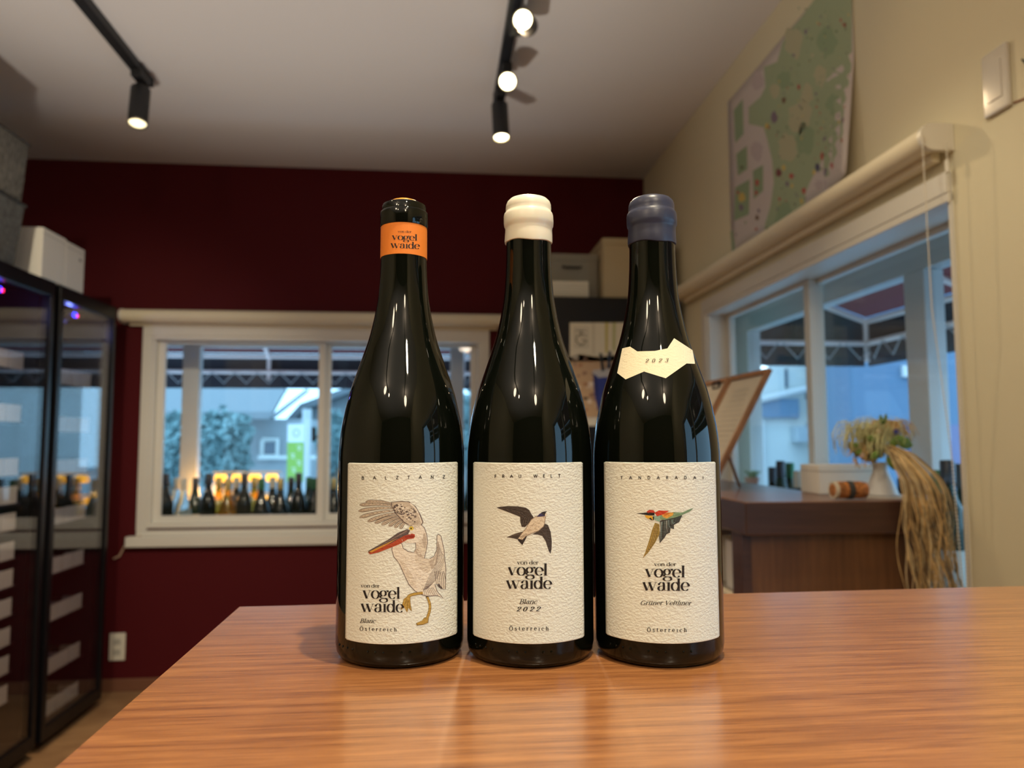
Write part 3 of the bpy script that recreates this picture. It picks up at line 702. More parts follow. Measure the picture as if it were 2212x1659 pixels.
# monogram in a square box
def strokes(pts, w_, c, lay):
    for q in ribbon(pts, lambda i, dx, dy: w_): it.append((lay, c, mp2(q)))
GC = (150, 136, 110)
strokes([(262, 730), (348, 730), (348, 862), (262, 862), (262, 730)], 4, GC, 4)
strokes([(270, 748), (336, 748)], 9, GC, 4); strokes([(303, 748), (303, 790)], 11, GC, 4)
strokes(spline([(338, 786), (310, 770), (280, 784), (272, 812), (286, 838), (314, 842), (334, 828), (334, 812), (308, 812)]), 11, GC, 4); strokes([(280, 852), (332, 852)], 4, GC, 4)
printed('poster_print', t, psurf, it, M_flat, cell=(0, 0), eps0=.0008, deps=.0002)
def fbox(name, label, x0, y0, z0, x1, y1, z1, m, cat='storage box', hnd=False):
    t = thing(name, label, cat, ((x0 + x1) / 2, (y0 + y1) / 2, z0))
    obj('body', bx(x0, y0, z0, x1, y1, z1, bev=.004), m, t)
    obj('lid', bx(x0 - .002, y0 - .003, z1 - .028, x1 + .002, y1 + .002, z1 + .002, bev=.003), m, t)
    if hnd: obj('handle', tube(B(), [(x0 + .10, y0 - .004, z1 - .055), (x0 + .11, y0 - .012, z1 - .060), (x0 + .17, y0 - .012, z1 - .060), (x0 + .18, y0 - .004, z1 - .055)], .005, 8), mat('dark_binding'), t)
    return t
fbox('fabric_box', 'grey fabric storage box with handle on the black corner cabinet', .420, 3.10, 1.7435, .675, 3.45, 1.945, mat('taupe_felt', (.27, .25, .20), .95, bump=(200, .8, .004)), hnd=True)
t = thing('ribbed_box', 'low cream ribbed box in front of the grey fabric box', 'box', (.52, 3.05, 1.7435))
obj('body', bx(.42, 3.03, 1.7435, .620, 3.088, 1.812, bev=.003), mat('cream_card', (.70, .64, .50), .6), t)
for k in range(5): obj('rib', bx(.425, 3.026, 1.752 + k * .011, .612, 3.0305, 1.757 + k * .011, bev=.001), mat('cream_card'), t)
fbox('cardboard_box', 'tall beige cardboard box on the corner cabinet behind the navy-capped bottle', .682, 3.03, 1.7435, .990, 3.40, 2.000, mat('beige_card', (.46, .37, .22), .7))

# ------------------------------------------------------------------ front table
ca, sa = cos(radians(.9)), sin(radians(.9)); TZ = 1.004
P0 = Vector((-.1656, .6365, 0))
def tp(u, v, z): return Vector((P0.x + u * ca + v * sa, P0.y + u * sa - v * ca, z))
def tbox(u0, u1, v0, v1, z0, z1, bev=0):
    b = B(); lo = [tp(u0, v0, z0), tp(u1, v0, z0), tp(u1, v1, z0), tp(u0, v1, z0)]; prism(b, lo, (0, 0, z1 - z0))
    if bev: bmesh.ops.bevel(b, geom=b.edges[:], offset=bev, segments=2, affect='EDGES')
    return b
t = thing('counter_table', 'orange-brown wooden counter table under the three wine bottles', 'table', (.3, .3, 0))
obj('tabletop', tbox(0, 1.08, 0, 1.05, TZ - .035, TZ, .0012), M_tabletop, t)
obj('side_panel', tbox(.02, .045, .02, 1.02, 0, TZ - .0352), M_tableside, t)
obj('side_panel', tbox(1.035, 1.06, .02, 1.02, 0, TZ - .0352), M_tableside, t)
obj('back_panel', tbox(.0455, 1.0345, .03, .05, .05, TZ - .0352), M_tableside, t)
obj('shelf', tbox(.0455, 1.0345, .06, 1.0, .45, .47), M_tableside, t)

# ------------------------------------------------------------------ the three wine bottles
PROF = [(.036, 0), (.0388, .0012), (.0404, .004), (.041, .0085), (.041, .06), (.041, .12), (.0409, .128), (.0405, .1335), (.0400, .139), (.0393, .1445), (.0383, .150), (.0372, .1555), (.0359, .161), (.0345, .1668), (.0328, .1722), (.0308, .178), (.0289, .1835), (.0270, .189), (.0251, .1945), (.02325, .200), (.0217, .2055), (.0203, .2115), (.0191, .217), (.0181, .2227), (.0172, .228), (.0165, .234), (.0159, .242), (.01545, .251), (.0152, .262), (.0151, .2795)]
def rof(z):
    if z <= 0: return .036
    for (r0, a), (r1, b_) in zip(PROF, PROF[1:]):
        if a <= z <= b_: return r0 + (r1 - r0) * (z - a) / (b_ - a)
    return .0151
def bsurf(cx, cy, full=False):
    def f(px, py, eps):
        d = ray(px, py); rr = .041 + eps + .0
        a = d.x ** 2 + d.y ** 2; bq = -2 * (d.x * cx + d.y * cy)
        def root(rad):
            D_ = bq * bq - 4 * a * (cx * cx + cy * cy - rad * rad)
            return None if D_ < 0 else (-bq - sqrt(D_)) / (2 * a)
        t0 = root(rr)
        if t0 is None: return None
        p = CAM + d * t0
        if not full and p.z - TZ < .125: return p
        tm = -bq / (2 * a)
        g_ = lambda t_: (lambda p_: math.hypot(p_.x - cx, p_.y - cy) - rof(p_.z - TZ) - eps)(CAM + d * t_)
        n = 40; prev = t0; 
        for i in range(1, n + 1):
            t_ = t0 + (tm - t0) * i / n
            if g_(t_) < 0:
                lo, hi = prev, t_
                for _ in range(18):
                    mdl = (lo + hi) / 2
                    if g_(mdl) < 0: hi = mdl
                    else: lo = mdl
                return CAM + d * hi
            prev = t_
        return CAM + d * tm
    return f
def wine_bottle(cx, cy, label):
    t = thing('wine_bottle', label, 'bottle', (cx, cy, TZ))
    b = lathe(B(), [(r, z + .0004) for r, z in PROF] + [(.0151, .2798)], cx, cy, TZ, 96)
    g_ = obj('glass_body', b, M_bottle, t, smooth=True)
    b = B()  # moulded dots above the heel
    for k in range(9):
        an = radians(-62 + k * 7 + (9 if k > 3 else 0) + (8 if k > 6 else 0))
        bmesh.ops.create_icosphere(b, subdivisions=1, radius=.0008, matrix=Matrix.Translation((cx + .0410 * sin(an), cy - .0410 * cos(an), TZ + .0105)))
    obj('moulded_dots', b, M_bottle, g_, smooth=True)
    return t
def lip_label(t, cx, cy, th0, th1, z0=.0155, z1=.1224):
    b = B(); n = 44; r0 = .0412; cr = .0012; g0 = []; g1 = []
    zs = [z0, z0 + .0004, z0 + cr] + [z0 + (z1 - z0) * k / 12 for k in range(1, 12)] + [z1 - cr, z1 - .0004, z1]
    cols = []
    for i in range(n + 1):
        an = radians(th0 + (th1 - th0) * i / n); ed = min(i, n - i)
        cols.append([b.verts.new((cx + r0 * sin(an), cy - r0 * cos(an), TZ + (zz if ed else min(max(zz, z0 + .0007), z1 - .0007)))) for zz in zs])
    for A, C_ in zip(cols, cols[1:]):
        for k in range(len(zs) - 1): b.faces.new((A[k], C_[k], C_[k + 1], A[k + 1]))
    bmesh.ops.remove_doubles(b, verts=b.verts[:], dist=1e-6)
    o = obj('front_label', b, M_paper, t, smooth=True)
    m = o.modifiers.new('thick', 'SOLIDIFY'); m.thickness = .00018; m.offset = 0
    return o
BP = {1: (-.0257, .492), 2: (.0581, .484), 3: (.141, .476)}
INK = (26, 20, 20)
def C1(x0, sc):
    def f(pts): return [(x0 + x / sc, 980 + y / 3.3857) for x, y in pts]
    return f
def lettering(cv, lines):
    out = []
    for ln in lines:
        kind = ln[0]
        if kind == 'caps': ps = caps_polys(*ln[1:6], ln[6], w_=.19)
        else: ps = text_polys(*ln[1:7], **(ln[7] if len(ln) > 7 else {}))
        for p in ps: out.append((6, INK, cv(p)))
    return out
SM = dict(tk=.19, tn=.06); LG = dict(tk=.225, tn=.04); IT = dict(tk=.18, tn=.07, slant=.28)

# --- first bottle: orange neck band, pelican
wb = wine_bottle(*BP[1], 'dark wine bottle with orange neck band and pelican label, left of three')
cx, cy = BP[1]
lip = [(.0151, .2785), (.0158, .2790), (.0161, .2805), (.0161, .2880), (.0158, .2892), (.0150, .2899), (.0148, .2930), (.0143, .2944), (.0128, .2952), (.0100, .2954), (.0098, .290)]
obj('lip_ring', lathe(B(), lip, cx, cy, TZ, 72), M_bottle, wb, smooth=True)
obj('cork_seal', lathe(B(), [(.0097, .290), (.0097, .2958), (.0088, .2972), (.0062, .2982), (.002, .2986)], cx, cy, TZ, 48), M_orangewax, wb, smooth=True, label='orange seal over the cork')
bandp = [(.0154, .2578), (.0156, .2578), (.01555, .268), (.0155, .2788), (.0153, .2788)]
nb = obj('neck_band', lathe(B(), bandp, cx, cy, TZ, 72, False, False), M_orange, wb, smooth=True, label='orange paper neck band')
def N1(pts): return [(720 + x / 2.7667, 400 + y / 2.765) for x, y in pts]
def nsurf(px, py, eps):
    d = ray(px, py); a = d.x ** 2 + d.y ** 2; bq = -2 * (d.x * cx + d.y * cy); rr = .01562 + eps
    D_ = bq * bq - 4 * a * (cx * cx + cy * cy - rr * rr)
    return None if D_ < 0 else CAM + d * ((-bq - sqrt(D_)) / (2 * a))
it = []
for s, x0, x1, yb0, yb1, xh, kw in (('von der', 385, 468, 282, 284, 9, SM), ('vogel', 350, 504, 325, 331, 26, LG), ('waide', 342, 516, 374, 381, 28, LG)):
    for p in text_polys(s, x0, x1, yb0, yb1, xh, **kw): it.append((0, INK, N1(p)))
printed('lettering', nb, nsurf, it, M_flat, cell=(8, 0), eps0=.00006)
fl = lip_label(wb, cx, cy, -50.5, 61.7)
cv = C1(720, 3.3867); it = []
BR = (112, 98, 92); LB = (228, 219, 202); MB_ = (196, 182, 162); DK = (84, 72, 68)
def add(lay, c, pts): it.append((lay, c, cv(pts)))
def line(lay, c, pts, w_, w1=None):
    for q in ribbon(spline(pts, 5), lambda i, dx, dy: w_ + ((w1 - w_) * i if w1 is not None else 0)): add(lay, c, q)
def feather(root, tip, w_, bend, c_out, c_in, lay):
    mx, my = (root[0] + tip[0]) / 2, (root[1] + tip[1]) / 2 + bend
    path = spline([root, (mx, my), tip], 7)
    for cc, ww, l_ in ((c_out, w_ + 7, lay), (c_in, w_, lay + .25)):
        for q in ribbon(path, lambda i, dx, dy: ww * (0.45 + .75 * i) * (1 if i < .82 else max(.25, 1 - (i - .82) * 4))): add(l_, cc, q)
    line(lay + .5, c_out, [root, (mx, my), tip], 2.5)
# raised wing
tips = [(488, 548), (448, 541), (405, 530), (352, 520), (302, 508), (250, 497), (192, 466), (184, 420), (192, 374), (236, 352)]
roots = [(540, 488), (525, 482), (510, 474), (495, 462), (480, 448), (465, 432), (450, 414), (440, 396), (436, 380), (440, 366)]
for k, (r_, t_) in enumerate(zip(roots, tips)): feather(r_, t_, 20, -8, DK, MB_, .5 + k * .28)
add(3.4, BR, [(420, 354), (500, 346), (555, 350), (604, 386), (640, 448), (660, 500), (640, 535), (560, 530), (510, 500), (455, 440), (425, 385)])
add(3.6, MB_, [(430, 358), (500, 351), (552, 356), (598, 390), (632, 450), (652, 500), (636, 528), (562, 524), (515, 495), (462, 436), (432, 385)])
for k in range(85):
    x = random.uniform(445, 600); y = 375 + (x - 445) * .55 * random.random() + random.uniform(-10, 60)
    r_ = random.uniform(3, 8); add(3.8 + k * .002, random.choice((DK, BR, LB, (96, 82, 74))), [(x + r_ * 1.5 * cos(a), y + r_ * sin(a)) for a in (0, 1.2, 2.2, 3.4, 4.6, 5.4)])
line(4.1, LB, [(560, 362), (600, 400), (628, 455), (646, 510)], 12, 8)
# body, far wing
body = [(425, 700), (432, 672), (455, 652), (480, 648), (505, 660), (512, 690), (550, 714), (590, 720), (602, 690), (600, 655), (560, 640), (545, 610), (545, 560), (580, 530), (640, 515), (668, 540), (686, 590), (692, 640), (684, 700), (668, 766), (700, 768), (735, 750), (755, 700), (756, 600), (768, 586), (790, 602), (812, 700), (826, 850), (822, 992), (800, 992), (770, 955), (745, 955), (762, 1005), (806, 1056), (760, 1040), (690, 1045), (650, 1035), (595, 1005), (552, 960), (518, 890), (478, 800), (440, 755)]
add(3.0, BR, body)
def shrink(P, k):
    n = len(P); o = []
    for i in range(n):
        a, b_, c_ = P[i - 1], P[i], P[(i + 1) % n]
        dx, dy = c_[0] - a[0], c_[1] - a[1]; l = math.hypot(dx, dy) or 1
        o.append((b_[0] - dy / l * k, b_[1] + dx / l * k))
    return o
ar = sum(body[i][0] * body[(i + 1) % len(body)][1] - body[(i + 1) % len(body)][0] * body[i][1] for i in range(len(body)))
add(4.2, LB, shrink(body, 5 if ar > 0 else -5))
for P in ([(600, 720), (640, 745), (665, 768), (720, 768), (752, 735), (745, 800), (690, 870), (640, 850), (600, 790)], [(600, 600), (650, 560), (684, 610), (680, 700), (664, 755), (620, 730), (606, 700), (606, 655)], [(455, 760), (500, 830), (530, 900), (565, 960), (610, 990), (600, 930), (560, 860), (510, 780)]):
    add(4.35, (214, 202, 182), P)
for P in ([(590, 715), (615, 690), (640, 730), (664, 765), (620, 748)], [(640, 600), (672, 580), (682, 640), (672, 700), (655, 660)], [(700, 790), (750, 745), (768, 640), (778, 700), (760, 800), (720, 850)]): add(4.5, (188, 173, 154), P)
for k in range(9):
    x = 700 + k * 13
    line(4.7, BR, [(660 + k * 4, 1000 - k * 2), (700 + k * 8, 900), (752 + k * 8, 800 - k * 4), (766 + k * 4, 640 + k * 12)], 2.6, 1.5)
for k in range(6): line(4.8, BR, [(742 + k * 13, 860), (750 + k * 14, 920), (756 + k * 13, 958 + k * 7)], 5, 3)
for k in range(7): line(4.8, BR, [(655 + k * 12, 980), (664 + k * 14, 1010), (672 + k * 15, 1036)], 3, 2)
add(4.9, DK, [(758, 960), (775, 955), (800, 985), (790, 990), (770, 975)])
for k in range(60):
    x = random.uniform(480, 700); y = random.uniform(740, 980)
    if x < 440 + (y - 700) * .45: continue
    line(4.6, (188, 172, 150), [(x, y), (x + random.uniform(8, 18), y + random.uniform(-6, 3))], 3, 1)
# head and bill
add(4.9, LB, [(545, 545), (580, 522), (632, 515), (660, 560), (655, 620), (610, 650), (560, 655), (510, 645), (500, 630), (560, 600)])
for k in range(30): line(5.0, MB_, [(random.uniform(545, 640), random.uniform(480, 540)), (random.uniform(560, 650), random.uniform(500, 560))], 3, 1)
add(5.2, (92, 78, 76), [(540, 552), (562, 560), (548, 588), (430, 652), (262, 727), (254, 712), (400, 630), (470, 580)])
add(5.3, (140, 120, 110), [(536, 560), (545, 566), (430, 628), (275, 712), (400, 640)])
add(5.4, (176, 72, 40), [(252, 720), (300, 712), (420, 655), (520, 600), (575, 584), (596, 590), (598, 606), (588, 620), (545, 626), (480, 664), (330, 722), (268, 736)])
add(5.5, (206, 150, 60), [(262, 716), (400, 652), (470, 618), (400, 662), (280, 724)])
add(5.6, (150, 46, 26), [(520, 604), (580, 588), (594, 600), (580, 616), (530, 620)])
add(5.6, (214, 188, 70), [(571 + 17 * cos(a * pi / 6), 546 + 15 * sin(a * pi / 6)) for a in range(12)]); add(5.7, (30, 24, 20), [(569 + 6 * cos(a * pi / 4), 547 + 6 * sin(a * pi / 4)) for a in range(8)])
# legs
OC = (186, 152, 70); OD = (120, 94, 40)
for c_, e_, l_ in ((OD, 5, 4.95), (OC, 0, 5.1)):
    line(l_, c_, [(655, 1018), (600, 1026), (556, 1040), (536, 1075)], 15 + e_, 18 + e_)
    add(l_, c_, [(560 + e_ * .6, 1034 - e_ * .6), (518 - e_ * .6, 1062), (497 - e_, 1140 + e_), (520, 1124), (540, 1158 + e_), (549, 1128), (570 + e_, 1150 + e_), (562 + e_ * .5, 1090)])
    line(l_, c_, [(688, 1048), (706, 1100), (704, 1150), (686, 1205), (676, 1230)], 13 + e_, 17 + e_)
    add(l_, c_, [(664, 1205 - e_), (694 + e_, 1190), (690 + e_, 1236), (655, 1247 + e_), (616 - e_, 1252 + e_), (610 - e_, 1240), (650, 1220)])
for P in ([(536, 1070), (512, 1128)], [(542, 1075), (540, 1145)], [(550, 1075), (562, 1140)]): line(5.3, OD, P, 4)
add(4.9, (60, 44, 34), [(676, 1044), (694, 1042), (704, 1090), (696, 1092), (688, 1070)])
pel = it
it = pel + lettering(cv, [('caps', 'BALZTANZ', 208, 820, 190, 181, 23), ('t', 'von der', 200, 340, 978, 980, 18, SM), ('t', 'vogel', 214, 492, 1060, 1062, 60, LG), ('t', 'waide', 200, 514, 1158, 1161, 61, LG), ('t', 'Blanc', 192, 308, 1238, 1239, 22, IT), ('t', 'Österreich', 193, 464, 1294, 1300, 19, dict(tk=.24, tn=.10, track=.6))])
printed('label_print', fl, bsurf(cx, cy), it, M_print, cell=(9, 0), eps0=.00032, deps=.000025)

# --- second bottle: cream wax, swallow
wb = wine_bottle(*BP[2], 'dark wine bottle dipped in cream wax with swallow label, middle of three')
cx, cy = BP[2]
def wax(zb, j): return [(.0153, zb), (.0160, zb + .0003), (.01615, zb + .0015), (.0160, zb + .006), (.0158, .2775), (.0160, .2789), (.0166, .2800), (.0168, .2820), (.0167, .2868), (.0163, .2884), (.0156, .2893), (.0153, .2902), (.0154, .2922), (.0152, .2945), (.0144, .2966), (.0128, .2982), (.0105, .2991), (.006, .2996), (.001, .2998)]
def waxcap(cx, cy, zb, m, lab):
    b = lathe(B(), wax(zb, 0), cx, cy, TZ, 72)
    for v in b.verts:   # hand-dipped, slightly uneven
        an = math.atan2(v.co.y - cy, v.co.x - cx); z = v.co.z - TZ
        if z < zb + .002: v.co.z += .0006 * sin(2 * an + 1) + .0003 * sin(5 * an)
        k = 1 + .006 * sin(3 * an + z * 300); v.co.x = cx + (v.co.x - cx) * k; v.co.y = cy + (v.co.y - cy) * k
    return obj('wax_capsule', b, m, wb, smooth=True, label=lab)
waxcap(cx, cy, .2678, M_waxw, 'cream wax capsule')
fl = lip_label(wb, cx, cy, -66.3, 46.8)
cv = C1(1000, 3.3867); it = []
DW = (66, 56, 50); DW2 = (92, 80, 70); DW3 = (44, 38, 38)
add(1, DW, [(245, 395), (275, 388), (330, 383), (400, 385), (460, 395), (485, 412), (500, 440), (518, 466), (490, 500), (455, 537), (430, 535), (420, 500), (418, 462), (350, 435), (290, 412)])
for k in range(9): line(1.4, DW2 if k % 2 else DW3, [(258 + k * 20, 396 + k * 4), (340 + k * 14, 402 + k * 8), (430 + k * 7, 425 + k * 12)], 4, 3)
for k in range(8): line(1.5, DW2 if k % 2 else DW3, [(428 + k * 9, 528 - k * 4), (440 + k * 8, 480), (470 + k * 4, 440)], 3, 2)
add(1, DW, [(508, 590), (550, 566), (590, 530), (600, 512), (622, 522), (642, 572), (650, 640), (648, 700), (640, 732), (628, 712), (605, 640), (580, 602), (548, 592)])
for k in range(8): line(1.4, DW2 if k % 2 else DW3, [(636 - k * 2, 712 - k * 12), (628 - k * 4, 640 - k * 6), (612 - k * 5, 560)], 4, 2)
add(1, DW, [(318, 612), (380, 586), (440, 568), (462, 590), (420, 604), (400, 627), (360, 617)]); add(1, DW3, [(400, 628), (430, 600), (476, 588), (456, 630), (434, 669), (405, 637)])
for k in range(4): line(1.4, DW2, [(330 + k * 8, 610), (380, 598 - k * 3), (430, 585 - k * 4)], 3)
bd = [(470, 524), (500, 480), (530, 458), (560, 448), (596, 440), (612, 432), (606, 462), (600, 512), (590, 535), (552, 568), (505, 584), (460, 606), (436, 632), (402, 622), (430, 580), (460, 545)]
add(2, (150, 132, 112), bd); add(2.3, (220, 205, 180), shrink(bd, 5) if sum(bd[i][0] * bd[(i + 1) % len(bd)][1] - bd[(i + 1) % len(bd)][0] * bd[i][1] for i in range(len(bd))) > 0 else shrink(bd, -5))
for k in range(50):
    x = random.uniform(470, 590); y = 600 - (x - 440) * .75 + random.uniform(-34, 34)
    line(2.6, random.choice(((178, 156, 130), (226, 210, 182))), [(x, y), (x + 12, y - 8)], 3, 1)
for k in range(6): line(2.7, DW2, [(418 + k * 8, 606 - k * 4), (430 + k * 8, 622 - k * 6)], 3)
add(3, (56, 52, 92), [(540, 462), (560, 440), (585, 428), (604, 436), (600, 456), (575, 460)]); add(3.2, DW3, [(570, 432), (590, 424), (616, 421), (604, 434), (600, 452), (585, 448)])
add(3.3, (230, 220, 200), [(600, 444), (612, 432), (612, 450), (604, 462)])
it += lettering(cv, [('caps', 'FRAU WELT', 232, 716, 178, 173, 23), ('t', 'von der', 396, 554, 810, 810, 20, SM), ('t', 'vogel', 328, 622, 891, 891, 61, LG), ('t', 'waide', 315, 650, 989, 989, 62, LG), ('t', 'Blanc', 410, 540, 1099, 1099, 24, IT), ('t', '2022', 390, 562, 1153, 1152, 22, dict(tk=.26, tn=.10, slant=.28, track=.5)), ('t', 'Österreich', 338, 628, 1293, 1293, 20, dict(tk=.24, tn=.10, track=.6))])
printed('label_print', fl, bsurf(cx, cy), it, M_print, cell=(9, 0), eps0=.00032, deps=.00004)

# --- third bottle: navy wax, bee-eater, year label on the shoulder
wb = wine_bottle(*BP[3], 'dark wine bottle dipped in navy wax with bee-eater label, right of three')
cx, cy = BP[3]
waxcap(cx, cy, .2665, M_waxb, 'navy blue wax capsule')
fl = lip_label(wb, cx, cy, -68.0, 46.3)
cv = C1(1270, 3.3844); it = []
add(1, (150, 128, 62), [(490, 505), (522, 515), (526, 585), (492, 650), (442, 722), (400, 766), (420, 718), (448, 632), (468, 560)])
for k in range(6): line(1.3, (96, 84, 48) if k % 2 else (190, 160, 90), [(410 + k * 6, 750 - k * 8), (456 + k * 7, 650 - k * 4), (492 + k * 4, 520)], 4, 3)
dkw = [(525, 490), (560, 478), (620, 455), (690, 448), (668, 500), (628, 522), (630, 552), (604, 545), (600, 578), (574, 590), (560, 615), (525, 655), (518, 610), (528, 560)]
add(1.2, (62, 62, 60), dkw)
for k in range(13):
    a0 = 520 + k * 12; line(1.6, random.choice(((170, 176, 170), (120, 150, 150), (30, 32, 34), (96, 110, 104))), [(535 + k * 8, 500 - k * 2), (530 + k * 9, 560 - k * 5), (526 + k * 11, 642 - k * 14)], 5, 2)
add(2, (128, 156, 120), [(525, 450), (570, 440), (620, 428), (690, 430), (730, 412), (773, 397), (745, 424), (690, 448), (640, 466), (560, 484), (520, 482)])
line(2.4, (96, 128, 104), [(640, 450), (700, 436), (765, 402)], 6, 2)
for k in range(8): line(2.4, (60, 80, 70), [(600 + k * 11, 476 - k * 3), (612 + k * 12, 494 - k * 4)], 4, 2)
add(2.5, (222, 164, 72), [(540, 446), (580, 430), (626, 430), (622, 450), (575, 474), (548, 462)]); add(2.7, (206, 120, 46), [(546, 442), (590, 430), (600, 440), (560, 456)])
add(2.2, (140, 176, 160), [(474, 460), (530, 448), (524, 500), (490, 486)])
add(3, (198, 62, 36), [(488, 432), (520, 415), (592, 418), (580, 428), (545, 446), (505, 458)])
add(3, (190, 60, 40), [(428, 424), (450, 410), (480, 414), (492, 432), (440, 434)])
add(3.2, (28, 22, 22), [(352, 437), (395, 434), (430, 430), (488, 432), (486, 452), (440, 450), (400, 445)])
add(3.1, (226, 176, 60), [(414, 450), (472, 454), (476, 484), (440, 476), (424, 466)]); add(3.3, (30, 24, 24), [(446, 474), (484, 456), (482, 486), (462, 486)])
it += lettering(cv, [('caps', 'TANDARADAI', 238, 846, 187, 187, 22), ('t', 'von der', 484, 646, 822, 822, 19, SM), ('t', 'vogel', 418, 714, 903, 905, 60, LG), ('t', 'waide', 398, 742, 1002, 1003, 62, LG), ('t', 'Grüner Veltliner', 380, 754, 1106, 1108, 22, IT), ('t', 'Österreich', 432, 724, 1303, 1304, 20, dict(tk=.24, tn=.10, track=.6))])
printed('label_print', fl, bsurf(cx, cy), it, M_print, cell=(9, 0), eps0=.00032, deps=.00004)
def N3(pts): return [(1270 + x / 2.7667, 400 + y / 2.765) for x, y in pts]
yl = [(205, 975), (252, 964), (295, 993), (400, 990), (475, 975), (515, 914), (625, 985), (632, 1020), (640, 1067), (590, 1065), (465, 1153), (335, 1113), (225, 1160), (175, 1122)]
sl = printed('shoulder_label', wb, bsurf(cx, cy, True), [(0, (236, 226, 196), N3(yl))], printmat('shoulder_label_print', .65, bump=(520, .3, .0006, (1, 1, 1.5))), cell=(5, 5), eps0=.0003, label='cream jagged year label on the shoulder')
it = [(0, (70, 62, 54), N3(p)) for p in text_polys('2023', 342, 478, 1059, 1056, 15, tk=.22, tn=.09, slant=.28, track=1.0)]
printed('lettering', sl, bsurf(cx, cy, True), it, M_flat, cell=(8, 8), eps0=.0007)

# ------------------------------------------------------------------ brown side counter under the right window
t = thing('side_counter', 'brown wooden counter under the right window with flowers and a menu stand', 'counter', (.82, 1.9, 0))
zc = 1.015
b = B(); prism(b, [(.608, 1.437, zc - .066), (1.028, 1.437, zc - .066), (1.028, 1.60, zc - .066), (.885, 1.66, zc - .066), (.885, 2.62, zc - .066), (.608, 2.62, zc - .066)], (0, 0, .066))
bmesh.ops.bevel(b, geom=b.edges[:], offset=.002, segments=1, affect='EDGES')
o = obj('worktop', b, [M_cabtop, M_cabslab], t)
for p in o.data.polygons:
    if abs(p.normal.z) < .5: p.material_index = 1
obj('front_panel', bx(.632, 1.470, 0, 1.010, 1.490, zc - .0665, bev=.001), M_cab, t)
obj('end_post', bx(.612, 1.468, 0, .6318, 1.520, zc - .0665), M_cabslab, t)
M_inside = mat('counter_inside_beige', (.50, .44, .34), .6)
obj('back_panel', bx(.855, 1.50, 0, .868, 2.60, zc - .0665), M_inside, t)
for zz in (.12, .48, .78): obj('shelf', bx(.632, 1.52, zz, .8545, 2.58, zz + .02), M_inside, t)
obj('end_panel', bx(.632, 2.58, 0, .8545, 2.60, zc - .0665), M_inside, t)
for k, y in enumerate((1.58, 1.75, 1.95)):
    tag(obj('white_box', bx(.66, y, .8002, .82, y + .10, .91, bev=.003), M_carton), ['white box just inside the open left side of the brown counter', 'white box on the upper shelf of the brown counter, second from the front panel', 'white box on the upper shelf of the brown counter, third from the front panel'][k], 'box')

# white box, shell-like cone, vase on doily
p0 = at(2, 1752, 1066, zc); 
t = thing('white_box', 'low white box on the brown counter left of the flower vase', 'box', (.89, 1.64, zc))
obj('box_body', bx(p0.x, 1.615, zc + .0005, p0.x + .155, 1.70, zc + .067, bev=.002), M_carton, t)
obj('lid_seam', bx(p0.x - .0005, 1.614, zc + .052, p0.x + .1555, 1.7005, zc + .0535), mat('seam_grey'), t)
v0 = at(2, 1903, 1074, zc)
vx, vy = v0.x, 1.525
DZ = zc
tag(obj('doily', lathe(B(), [(.066, .0003), (.067, .002), (.064, .0035), (.01, .003)], vx + .012, vy - .0, DZ, 40), mat('doily_white', (.72, .68, .62), .9, bump=(300, 1, .004)), smooth=True), 'white crocheted doily under the flower vase', 'doily')
t = thing('flower_vase', 'white bell-shaped ceramic vase holding dried flowers', 'vase', (vx, vy, DZ + .004))
obj('vase_body', lathe(B(), [(.034, .0045), (.035, .007), (.031, .018), (.024, .036), (.017, .052), (.0145, .062), (.016, .068), (.0175, .074), (.0168, .0755), (.013, .071)], vx, vy, DZ, 40), mat('vase_white', (.62, .62, .62), .35), t, smooth=True)
# cone-like rolled ornament
c0 = at(1, 1838, 1060, 1.47); cz0 = zc + .019
t = thing('shell_ornament', 'orange and brown woven roll with a dark band lying before the white box', 'ornament', (c0.x, 1.47, zc))
b = B(); Ls = [(-.038, .012), (-.034, .0168), (-.02, .0178), (0, .0174), (.02, .0182), (.034, .016), (.038, .009)]
rings = [[b.verts.new((c0.x + x, 1.475 + r_ * cos(2 * pi * k / 18), cz0 + .001 + r_ * sin(2 * pi * k / 18))) for k in range(18)] for x, r_ in Ls]
for A, C_ in zip(rings, rings[1:]):
    for k in range(18): b.faces.new((A[k], A[(k + 1) % 18], C_[(k + 1) % 18], C_[k]))
b.faces.new(rings[0]); b.faces.new(rings[-1])
obj('roll', b, mat('orange_weave', (.50, .19, .05), .7, bump=(160, 1, .01), var=(120, .6)), t, smooth=True)
obj('dark_band', cyl(B(), (c0.x - .008, 1.475, cz0 + .001), (c0.x + .004, 1.475, cz0 + .001), .0188, 18), mat('dark_binding'), t, smooth=True)
obj('pale_end', cyl(B(), (c0.x - .037, 1.475, cz0 + .001), (c0.x - .030, 1.475, cz0 + .001), .0176, 18), mat('pale_fibre', (.62, .55, .42), .8), t, smooth=True)

